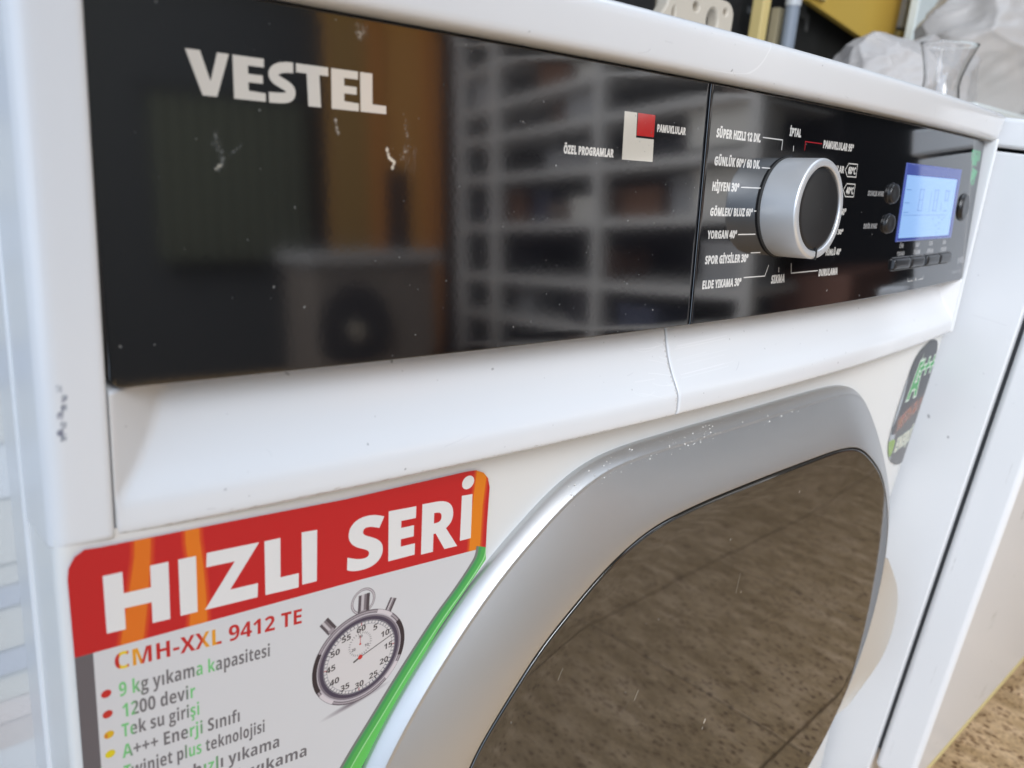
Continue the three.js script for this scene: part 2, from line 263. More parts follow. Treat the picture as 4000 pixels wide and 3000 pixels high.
// scooped white lip below the panels
const SC = [[0.7600, 0.0], [0.7480, 0.0], [0.7420, 0.0], [0.7380, 0.0004], [0.7330, 0.0025], [0.7290, 0.0036], [0.7245, 0.0050], [0.7210, 0.0064], [0.7175, 0.0081], [0.7145, 0.0097], [0.7115, 0.0116], [0.7095, 0.0128], [0.7078, 0.0136], [0.7060, 0.0140], [0.7030, 0.0142], [0.7005, 0.0142], [0.6992, 0.0139], [0.6985, 0.0131], [0.6983, 0.0120], [0.6982, 0.0060], [0.6982, 0.0]];
const lipCurve = new THREE.CatmullRomCurve3(SC.map(([y, d]) => new THREE.Vector3(0, y, d)), false, 'centripetal');
function lipGeo(x0, x1, leftWall, rightWall) {
  const NV = 72, rows = lipCurve.getPoints(NV), set = new Set();
  for (const d of [0, 0.0002, 0.0005, 0.001, 0.0016]) { set.add(x0 + d); set.add(x1 - d); }
  for (let i = 0; i <= 26; i++) { if (leftWall) set.add(x0 + 0.0019 + i * 0.001); if (rightWall) set.add(x1 - 0.0019 - i * 0.001); }
  const n = Math.round((x1 - x0) / 0.005); for (let i = 1; i < n; i++) set.add(lerp(x0, x1, i / n));
  const xs = [...set].sort((a, b) => a - b); const cols = [[x0, 0.010], [x0, 0.003], ...xs.map((x) => { const d = Math.min(x - x0, x1 - x); return [x, d < 0.001 ? 0.0006 * Math.pow(1 - d / 0.001, 2) : 0]; }), [x1, 0.003], [x1, 0.010]];
  const smax = (a, b, k) => { const h = clamp(0.5 + 0.5 * (a - b) / k, 0, 1); return lerp(b, a, h) + k * h * (1 - h); };
  const top = 0.0142;
  return grid(cols.length - 1, NV, (i, j) => {
    const [x, q] = cols[i], p = rows[NV - j]; let d = p.z;
    if (p.y > 0.7045) { if (leftWall) d = smax(d, top - (x - x0) * 0.75, 0.0016) ; if (rightWall) d = smax(d, top - (x1 - x) * 0.80, 0.0016); d = Math.min(d, top); if (p.y > 0.7388) d = Math.min(d, 0.004); }
    return [x, p.y, zc(x) + d - q];
  }, (i, j) => [cols[i][0] / W, (rows[NV - j].y - 0.697) / 0.066]);
}
const drawer = P('detergent_drawer', panelGeo(DX0, DX1, { bl: 0.0035 }), drawerMat, washer, 'glossy black detergent drawer front with white printed name');
P('drawer_lip', lipGeo(0.0150, 0.23610, true, false), lipMat(303, (c, r, w, h) => {
  const X = (x) => x / W * w, Y = (y) => (1 - (y - 0.697) / 0.066) * h;
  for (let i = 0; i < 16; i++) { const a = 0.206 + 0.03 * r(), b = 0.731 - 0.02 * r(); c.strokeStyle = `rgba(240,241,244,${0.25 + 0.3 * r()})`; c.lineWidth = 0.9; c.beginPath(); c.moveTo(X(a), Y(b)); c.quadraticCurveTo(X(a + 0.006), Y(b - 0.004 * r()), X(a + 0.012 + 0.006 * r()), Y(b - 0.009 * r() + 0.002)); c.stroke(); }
  for (let i = 0; i < 90; i++) { c.fillStyle = `rgba(96,78,58,${0.10 + 0.25 * r()})`; c.beginPath(); c.ellipse(X(0.2361 - 0.0016 * Math.pow(r(), 2)), Y(0.7 + 0.03 * r()), 0.8, 1.6, 0, 0, 7); c.fill(); }
  for (let i = 0; i < 260; i++) { c.fillStyle = `rgba(110,100,86,${0.05 + 0.2 * r()})`; c.beginPath(); c.ellipse(X(0.016 + 0.22 * r()), Y(0.6985 + 0.0016 * r() * r()), 1 + 3 * r(), 0.8, 0, 0, 7); c.fill(); }
}), drawer, 'white scooped grip below the black drawer front');
const ctrl = P('control_panel', panelGeo(RX0, RX1, { tr: 0.004 }), panelMat, washer, 'glossy black control panel printed with washing programmes');
P('panel_lip', lipGeo(0.23690, 0.5925, false, true), lipMat(304, (c, r, w, h) => {
  const X = (x) => x / W * w, Y = (y) => (1 - (y - 0.697) / 0.066) * h;
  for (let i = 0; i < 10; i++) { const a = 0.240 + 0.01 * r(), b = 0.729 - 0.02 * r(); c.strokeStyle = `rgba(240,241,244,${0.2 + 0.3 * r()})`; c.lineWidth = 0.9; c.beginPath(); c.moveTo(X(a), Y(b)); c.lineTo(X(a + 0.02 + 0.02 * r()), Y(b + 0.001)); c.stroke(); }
  for (let i = 0; i < 240; i++) { c.fillStyle = `rgba(110,100,86,${0.05 + 0.2 * r()})`; c.beginPath(); c.ellipse(X(0.24 + 0.35 * r()), Y(0.6985 + 0.0016 * r() * r()), 1 + 3 * r(), 0.8, 0, 0, 7); c.fill(); }
}), washer);

// bezel: band above the panels and post at the left, slim edge at the right
{
  const prof = [[0.8330, -0.002], [0.8330, 0.0070], [0.8331, 0.0104], [0.8334, 0.0121], [0.8340, 0.0133], [0.8349, 0.0141], [0.8360, 0.0145], [0.8372, 0.01475], [0.8400, 0.0151], [0.8430, 0.0155], [0.8460, 0.0158], [0.8475, 0.01585], [0.8487, 0.0156], [0.8497, 0.0149], [0.8504, 0.0138], [0.8508, 0.0122], [0.8510, 0.0100], [0.8513, 0.0060], [0.8514, 0.0010], [0.8515, -0.008], [0.8515, -0.034]];
  const xs = [[0, -0.022], [0, -0.008], [0, 0], [0.00025, 0.0017], [0.0009, 0.0031], [0.0019, 0.0041], [0.0031, 0.0046], [0.0045, 0.0048]];
  const cols = xs.map(([x, z]) => [x, z - 0.0048]);
  for (let i = 1; i <= 118; i++) cols.push([lerp(0.0045, W - 0.0045, i / 118), 0]);
  for (const [x, z] of xs.slice(0, -1).reverse()) cols.push([W - x, z - 0.0048]);
  const band = grid(cols.length - 1, prof.length - 1, (i, j) => { const [x, q] = cols[i], [y, d] = prof[j]; return [x, y - (q < -0.003 ? 0.0004 * 0 : 0), Math.max(zc(x) + d + q, d < 0.003 ? -0.06 : -0.03)]; }, (i, j) => [cols[i][0] / W, 1 - j / (prof.length - 1)]);
  P('bezel', band, bandMat, washer, 'white band above the black panels');
  const post = (sx, x0, xIn, name, m) => {
    const base = sx > 0 ? 0 : W, L = [[0, -0.0268], [0, -0.012], [0, -0.0048], [0.00025, -0.0031], [0.0009, -0.0017], [0.0019, -0.0007], [0.0031, -0.0002], [0.0045, 0]], wdt = xIn, out = [];
    for (const [x, q] of L) if (x < wdt - 0.001) out.push([x, q]);
    if (wdt > 0.008) out.push([0.007, 0], [0.010, 0], [0.0125, 0]);
    out.push([wdt - 0.0012, -0.0001], [wdt - 0.0006, -0.0004], [wdt - 0.0002, -0.001], [wdt, -0.002], [wdt, -0.006], [wdt, -0.018]);
    const ys = [[0.6983, -0.012], [0.6983, -0.002], [0.6986, -0.0008], [0.6992, -0.0002], [0.7005, 0]]; for (let i = 1; i <= 12; i++) ys.push([lerp(0.7005, 0.8345, i / 12), 0]);
    return P(name, grid(out.length - 1, ys.length - 1, (i, j) => { const [d, q] = out[i], [y, qy] = ys[j], x = base + sx * d; return [x, y, zc(x) + 0.0154 + Math.min(q, qy + q * 0.5)]; }, (i, j) => [out[i][0] / 0.016, (ys[j][0] - 0.698) / 0.137]), m, washer);
  };
  const postMap = tex(canvas(256, 2048, (c, w, h) => {
    c.fillStyle = 'rgb(217,219,222)'; c.fillRect(0, 0, w, h);
    const X = (x) => x / 0.016 * w, Y = (y) => (1 - (y - 0.698) / 0.137) * h, r = rng(77);
    for (const [x, y, a] of [[0.0052, 0.7375, 0.9], [0.0049, 0.7352, 0.8], [0.0041, 0.7334, 0.9], [0.0046, 0.7308, 0.7], [0.0038, 0.7290, 1], [0.0044, 0.7279, 0.8], [0.0043, 0.7400, 0.35]]) for (let i = 0; i < 46; i++) { c.fillStyle = `rgba(60,64,84,${0.16 * a * r()})`; c.beginPath(); c.ellipse(X(x + (r() - 0.5) * 0.0011), Y(y + (r() - 0.5) * 0.0016), 2 + 3.5 * r(), 3 + 8 * r(), 0.5, 0, 7); c.fill(); }
  }));
  post(1, 0, 0.0146, 'bezel_post', new THREE.MeshPhysicalMaterial({ map: postMap, roughness: 0.22 }));
  post(-1, W, 0.0042, 'bezel_edge', white);
}
// body sheet, cabinet, worktop
{
  const cols = [[0.0005, -0.024], [0.0005, -0.010], [0.0005, -0.0045], [0.0006, -0.0031], [0.0009, -0.0016], [0.0020, -0.0006], [0.0034, -0.0001], [0.0048, 0]];
  for (let i = 1; i <= 80; i++) cols.push([lerp(0.0048, W - 0.0005, i / 80), 0]); cols.push([W, -0.001], [W, -0.008]);
  const y0 = FY + 0.03, rows = []; for (let i = 0; i <= 40; i++) rows.push(lerp(y0, 0.7010, i / 40));
  P('front_sheet', grid(cols.length - 1, rows.length - 1, (i, j) => [cols[i][0], rows[j], bodyZ(cols[i][0], rows[j]) + cols[i][1]], (i, j) => [cols[i][0] / 0.2, rows[j] / 0.2]), enamel, washer, 'cream white steel front around the door');
  P('cabinet', [box(0.0014, W - 0.0014, FY + 0.02, 0.838, -0.6, -0.0420), box(0.003, W - 0.003, FY + 0.02, 0.836, -0.0420, -0.0235)], sideWhite, washer);
  P('side_rib', box(-0.0006, 0.004, FY + 0.03, 0.849, -0.0400, -0.0245, 0.0015), white, washer, 'narrow white upright rib on the left side');
  P('worktop', box(0.0005, W - 0.0005, 0.8385, 0.8520, -0.6, -0.0345, 0.003), white, washer);
  for (const [x, z] of [[0.06, -0.06], [W - 0.06, -0.06], [0.06, -0.54], [W - 0.06, -0.54]]) P('foot', new THREE.CylinderGeometry(0.018, 0.022, 0.022, 20).translate(x, FY + 0.011, z), darkGap, washer);
}
// programme knob
{
  const kx = 0.3008, ky = 0.7862, kz = zc(0.3008) + dzPanel(0.7862), tilt = Math.atan(0.0065 / (PT - PB));
  const orient = (g) => g.rotateX(Math.PI / 2).rotateX(-tilt).translate(kx, ky, kz);
  const lathe = (pts) => orient(new THREE.LatheGeometry(pts.map(([r, z]) => new THREE.Vector2(r, z)), 96));
  const H = 0.0176, R = 0.0216;
  const knob = P('programme_knob', lathe([[R * 1.005, 0.0006], [R * 1.005, 0.004], [R, H - 0.0011], [R - 0.0003, H - 0.0005], [R - 0.001, H - 0.0001], [R - 0.0014, H], [R - 0.0030, H], [R - 0.0034, H - 0.0002], [R - 0.0037, H - 0.0008], [R - 0.0038, H - 0.004]]), knobSilver, ctrl, 'round silver programme knob with black cap');
  P('knob_cap', lathe([[R - 0.0039, H - 0.004], [R - 0.0040, H - 0.0012], [R - 0.0046, H - 0.0005], [R - 0.0060, H - 0.0003], [0.008, H + 0.0001], [0.0001, H + 0.0002]]), std([0.012, 0.012, 0.013], 0.3), knob);
  P('knob_skirt', lathe([[R + 0.0006, 0], [R + 0.0006, 0.0010], [R - 0.002, 0.0010]]), darkGap, knob);
  const pointer = new RoundedBoxGeometry(0.0012, 0.0052, 0.003, 2, 0.0002).translate(0.0007, -0.0193, H - 0.00125);
  P('pointer_mark', pointer.rotateX(-tilt).translate(kx, ky, kz), std([0.01, 0.01, 0.011], 0.45), knob);
}
// display and buttons
function onPanel(x0, x1, y0, y1, off, nx = 14, ny = 6, r = 0) {
  return grid(nx, ny, (i, j) => { const x = lerp(x0, x1, i / nx), y = lerp(y0, y1, j / ny); return panelAt(x, y, off); });
}
function slab(x0, x1, y0, y1, h, e = 0.0006, nx = 16) {           // a low raised plate that follows the panel
  const cols = [[x0, 1], [x0 + 0.2 * e, 0.35], [x0 + e, 0]]; for (let i = 1; i < nx; i++) cols.push([lerp(x0 + e, x1 - e, i / nx), 0]); cols.push([x1 - e, 0], [x1 - 0.2 * e, 0.35], [x1, 1]);
  const rows = [[y0, 1], [y0 + 0.2 * e, 0.35], [y0 + e, 0], [(y0 + y1) / 2, 0], [y1 - e, 0], [y1 - 0.2 * e, 0.35], [y1, 1]];
  return grid(cols.length - 1, rows.length - 1, (i, j) => panelAt(cols[i][0], rows[j][0], h * (1 - Math.max(cols[i][1], rows[j][1])) - (Math.max(cols[i][1], rows[j][1]) === 1 ? 0.0004 : 0)), (i, j) => [(cols[i][0] - x0) / (x1 - x0), (rows[j][0] - y0) / (y1 - y0)]);
}
{
  const disp = P('display', slab(0.4358, 0.5412, 0.7681, 0.8120, 0.0006, 0.0009), std([0.045, 0.06, 0.22], 0.08, { emissive: new THREE.Color().setRGB(0.035, 0.06, 0.22), emissiveIntensity: 2 }), ctrl, 'blue framed liquid crystal display, lit');
  const lcd = tex(canvas(1024, 384, (c, w, h) => {
    c.fillStyle = 'rgb(158,200,255)'; c.fillRect(0, 0, w, h);
    const X = (u) => u * w, Y = (v) => v * h, seg = (x, y, a, b, al) => { c.fillStyle = `rgba(46,70,140,${Math.min(1, al * 1.25)})`; c.fillRect(X(x), Y(y), a * w, b * h); };
    seg(0.02, 0.63, 0.86, 0.006, 0.45);
    const digit = (x, al, on = '1111111') => { const s = [[0, 0, 0.085, 0.02], [0, 0, 0.018, 0.17], [0.067, 0, 0.018, 0.17], [0, 0.17, 0.085, 0.02], [0, 0.19, 0.018, 0.17], [0.067, 0.19, 0.018, 0.17], [0, 0.35, 0.085, 0.02]]; s.forEach((q, k) => { if (on[k] === '1') seg(x + q[0], 0.20 + q[1], q[2], q[3], al); }); };
    digit(0.26, 0.17); digit(0.55, 0.19); digit(0.78, 0.22, '1111001'); seg(0.02, 0.22, 0.09, 0.014, 0.25); seg(0.02, 0.43, 0.09, 0.014, 0.25); seg(0.02, 0.58, 0.09, 0.014, 0.25); seg(0.48, 0.24, 0.012, 0.34, 0.18); seg(0.72, 0.42, 0.012, 0.14, 0.3);
    for (const [x, y] of [[0.58, 0.68], [0.70, 0.66], [0.78, 0.70], [0.72, 0.76], [0.66, 0.80], [0.74, 0.86], [0.70, 0.93], [0.82, 0.66]]) seg(x, y, 0.02, 0.03, 0.3);
  }));
  const scr = new THREE.MeshPhysicalMaterial({ color: 0x101010, roughness: 0.12, emissive: 0xffffff, emissiveMap: lcd, emissiveIntensity: 3.2 });
  P('screen', onPanel(0.4374, 0.5316, 0.7704, 0.8054, 0.0009), scr, disp, 'light blue lit screen');
  const btn = std([0.012, 0.012, 0.013], 0.3);
  const round = (x, y, rx, ry, h) => { const tx = -Math.atan(0.0065 / (PT - PB)), ty = Math.atan(4 * BULGE * (2 * x / W - 1) / W); const p = panelAt(x, y); return new THREE.LatheGeometry([[1.08, 0.0], [1.08, 0.05], [1.0, 0.08], [1, 0.55], [0.95, 0.85], [0.85, 0.97], [0.6, 1.02], [0.001, 0.93]].map(([a, b]) => new THREE.Vector2(a, b)), 48).rotateX(Math.PI / 2).scale(rx, ry, h).rotateX(tx).rotateY(ty).translate(...p); };
  P('round_button', round(0.4205, 0.7948, 0.0066, 0.0054, 0.0022), btn, ctrl, 'upper round black button left of the screen');
  P('round_button', round(0.4205, 0.7786, 0.0066, 0.0052, 0.0022), btn, ctrl, 'lower round black button left of the screen');
  P('round_button', round(0.5590, 0.7880, 0.0092, 0.0088, 0.0022), btn, ctrl, 'large round black start button right of the screen');
  const rim = std([0.16, 0.16, 0.165], 0.35);
  for (const [a, b] of [[0.4350, 0.4608], [0.4625, 0.4868], [0.4915, 0.5165], [0.5182, 0.5440]]) {
    const k = P('push_button', slab(a, b, 0.7524, 0.7588, 0.0022, 0.0012, 8), btn, ctrl);
    P('button_rim', [slab(a + 0.0003, b - 0.0003, 0.75905, 0.75945, 0.0009, 0.0001, 6), slab(a + 0.0003, b - 0.0003, 0.7517, 0.7521, 0.0009, 0.0001, 6)], rim, k);
  }
}
// ---------------------------------------------------------------- door
function closed(pts) { return new THREE.CatmullRomCurve3(pts.map(([x, y]) => new THREE.Vector3(x, y, 0)), true, 'centripetal').getPoints(1200).slice(0, -1); }
const DC = [0.3135, 0.517];
function mirrorDown(up) { return [...up, ...up.slice(1, -1).reverse().map(([x, y]) => [x, 2 * DC[1] - y])]; }
const ringOut = closed(mirrorDown([[0.0745, 0.517], [0.0795, 0.552], [0.092, 0.585], [0.107, 0.609], [0.127, 0.633], [0.144, 0.6497], [0.161, 0.6625], [0.178, 0.6735], [0.195, 0.6805], [0.214, 0.6832], [0.25, 0.684], [0.318, 0.6842], [0.395, 0.6842], [0.418, 0.6832], [0.436, 0.6795], [0.455, 0.670], [0.487, 0.6440], [0.520, 0.608], [0.541, 0.578], [0.552, 0.548], [0.556, 0.517]]));
const glassOut = closed(mirrorDown([[0.1185, 0.517], [0.1200, 0.552], [0.1265, 0.5805], [0.1350, 0.592], [0.1455, 0.604], [0.1580, 0.6175], [0.175, 0.6300], [0.194, 0.6420], [0.219, 0.6515], [0.249, 0.6545], [0.294, 0.6552], [0.359, 0.6546], [0.397, 0.6532], [0.420, 0.6490], [0.443, 0.637], [0.466, 0.620], [0.486, 0.5945], [0.498, 0.573], [0.5062, 0.543], [0.5080, 0.517]]));
function radial(curve, n) {
  const list = curve.map((p) => [Math.atan2(p.y - DC[1], p.x - DC[0]), Math.hypot(p.x - DC[0], p.y - DC[1])]).sort((a, b) => a[0] - b[0]), out = [];
  let k = 0;
  for (let i = 0; i < n; i++) { const a = -Math.PI + (i + 0.5) / n * 2 * Math.PI; while (k < list.length - 1 && list[k + 1][0] < a) k++; const A = list[k], B = list[(k + 1) % list.length], f = clamp((a - A[0]) / ((B[0] + (k + 1 === list.length ? 2 * Math.PI : 0)) - A[0] || 1), 0, 1); out.push([a, lerp(A[1], B[1], f)]); }
  return out;
}
const ease = (list) => { for (let k = 0; k < 10; k++) { const r = list.map((p) => p[1]), n = r.length; list.forEach((p, i) => { p[1] = 0.5 * r[i] + 0.25 * (r[(i + 1) % n] + r[(i + n - 1) % n]); }); } return list; };
const NA = 360, RO = ease(radial(ringOut, NA)), RG = ease(radial(glassOut, NA));
{
  const rows = [];                                          // [share of the way from rim to glass, extra metres, height]
  rows.push([0, 0.0006, -0.003], [0, 0.0004, 0.0000]);
  for (let i = 1; i <= 9; i++) { const q = i / 9; rows.push([0, 0.0001 + 0.0036 * Math.pow(q, 1.5), 0.0004 + 0.0066 * q]); }
  rows.push([0, 0.00395, 0.0072]);
  for (let i = 0; i <= 20; i++) rows.push([Math.max(i / 20, 0.0001), 0.0050, -1]);
  rows.push([1, 0.0003, 0.0196], [1, 0.0005, 0.0175]);
  const crease = rows.findIndex((q) => q[2] === -1), ringPart = (from, to) => grid(NA, to - from, (i, jj) => {
    const j = jj + from;
    const [a, ro] = RO[i % NA], rg = RG[i % NA][1] + 0.0006, [s, d, z] = rows[j], r = s === 0 ? ro - d : (s === 1 && d < 0.004 ? rg - d : lerp(ro - 0.005, rg, s));
    const x = DC[0] + r * Math.cos(a), y = DC[1] + r * Math.sin(a), right = smooth(Math.cos(a), 0.45, 0.85);
    if (z === -1) return [x, y, lerp(0.0075 + 0.0121 * (1 - Math.pow(1 - s, 1.42)), 0.0075 + 0.0121 * Math.pow(s, 1.05), right) - right * 0.0035 * (1 - s)];
    return [x, y, z < 0 ? Math.min(0, bodyZ(x, y)) - 0.003 : s === 0 ? z * (1 - 0.5 * right) : z];
  }, (i, jj) => [i / NA * 7, (jj + from) / rows.length]);
  const ring = [ringPart(0, crease), ringPart(crease, rows.length - 1)];
  const door = P('door', ring, silver, washer, 'silver grey door ring with flat top edge');
  const wav = dataTex(512, 512, (x, y) => { const v = nz.fbm(x / 60, y / 60, 4); return [v, v, v]; });
  const glassMap = metres(0.10, 0.50, 0.36, 0.67, 3400, (c, X, Y, k, w, h) => {
    c.fillStyle = 'rgb(40,38,35)'; c.fillRect(0, 0, w, h);
    speckle(c, X, Y, k, 0.1, 0.5, 0.36, 0.67, 500, 61, 0.0010);
    const r = rng(62);
    for (const [x, y, dx, dy, lw, al] of [[0.3020, 0.6065, -0.0010, -0.0110, 0.0005, 0.5], [0.2990, 0.606, -0.003, -0.0010, 0.0004, 0.3], [0.1710, 0.6050, -0.0022, -0.0045, 0.0007, 0.4], [0.2260, 0.5700, -0.002, -0.004, 0.0011, 0.45], [0.322, 0.590, 0.006, -0.002, 0.0006, 0.2], [0.214, 0.5610, 0.012, 0.013, 0.0006, 0.18]]) {
      c.strokeStyle = `rgba(190,184,172,${al})`; c.lineWidth = lw * k; c.lineCap = 'round'; c.beginPath(); c.moveTo(X(x), Y(y)); for (let i = 1; i <= 6; i++) c.lineTo(X(x + dx * i / 6 + (r() - 0.5) * 0.0004), Y(y + dy * i / 6)); c.stroke();
    }
    for (const [x, y, s] of [[0.2915, 0.5215, 0.0015], [0.2905, 0.5175, 0.0009], [0.306, 0.5945, 0.0006], [0.3520, 0.6400, 0.0007]]) { c.fillStyle = 'rgba(215,208,198,.8)'; c.beginPath(); c.ellipse(X(x), Y(y), s * k * 0.5, s * k, 0.4, 0, 7); c.fill(); }
  });
  const gm = new THREE.MeshPhysicalMaterial({ map: tex(glassMap), roughness: 0.04, ior: 1.9, bumpMap: wav, bumpScale: 0.00005 });
  const gr = [[1, -0.0006, 0.0155], [1, -0.0007, 0.0193], [1, -0.0012, 0.0199], [1, -0.0022, 0.0202]]; for (let i = 1; i <= 14; i++) gr.push([1 - i / 14, -0.0022, 0.0202 + 0.0014 * (1 - Math.pow(1 - i / 14, 2))]);
  const glass = grid(NA, gr.length - 1, (i, j) => { const [a, rg] = RG[i % NA], [s, d, z] = gr[j], r = Math.max(0.0001, s * (rg + d)); return [DC[0] + r * Math.cos(a), DC[1] + r * Math.sin(a), z]; }, (i, j) => { const [a, rg] = RG[i % NA], r = gr[j][0] * rg; return [(DC[0] + r * Math.cos(a) - 0.1) / 0.4, (DC[1] + r * Math.sin(a) - 0.36) / 0.31]; });
  P('door_glass', glass, gm, door, 'dark glossy door glass mirroring the floor');
  // grip bulging from the right rim of the door
  const inner = [[0.493, 0.556], [0.501, 0.535], [0.5035, 0.512], [0.501, 0.482], [0.489, 0.444], [0.478, 0.424]], outer = [[0.5104, 0.5483], [0.5276, 0.5315], [0.5433, 0.5141], [0.5548, 0.4894], [0.5496, 0.4564], [0.5007, 0.4322]];
  const ci = new THREE.CatmullRomCurve3(inner.map(([x, y]) => new THREE.Vector3(x, y, 0.014))), co = new THREE.CatmullRomCurve3(outer.map(([x, y]) => new THREE.Vector3(x, y, 0.0200)));
  const pi = ci.getPoints(30), po = co.getPoints(30);
  P('door_grip', grid(6, 30, (i, j) => { const a = pi[j], b = po[j]; if (i < 4) { const t = i / 3; return [lerp(a.x, b.x, t), lerp(a.y, b.y, t), lerp(0.0150, 0.0200, t)]; } return [b.x + (i === 4 ? 0.0006 : -0.002), b.y, i === 4 ? 0.0190 : i === 5 ? 0.012 : 0.0]; }), std([0.55, 0.53, 0.49], 0.35, { metalness: 0.3 }), door, 'beige grip bulging from the right rim of the door');
  // crumbs and dust on top of the ring
  const r = rng(91), crumbs = [];
  for (let i = 0; i < 420; i++) {
    const t = Math.pow(r(), 0.8), x = 0.168 + 0.21 * (r() < 0.75 ? t * 0.55 : r()), k = Math.round(((Math.atan2(0.684 - DC[1], x - DC[0]) + Math.PI) / (2 * Math.PI)) * NA) % NA, ro = RO[k][1], d = 0.0012 + 0.006 * Math.pow(r(), 1.6), a = RO[k][0] + (r() - 0.5) * 0.02, s = 0.00008 + 0.0004 * Math.pow(r(), 6);
    const z = d < 0.0037 ? 0.0004 + 0.0066 * Math.pow(d / 0.0036, 0.87) : 0.0071 + (d - 0.0039) * 0.5;
    crumbs.push(new THREE.TetrahedronGeometry(s, 1).rotateX(r() * 3).rotateY(r() * 3).translate(DC[0] + (ro - d) * Math.cos(a), DC[1] + (ro - d) * Math.sin(a), z + s * 0.3));
  }
  const cr = P('dust', crumbs, std([0.72, 0.70, 0.66], 0.8), door); cr.userData.kind = 'stuff';
}
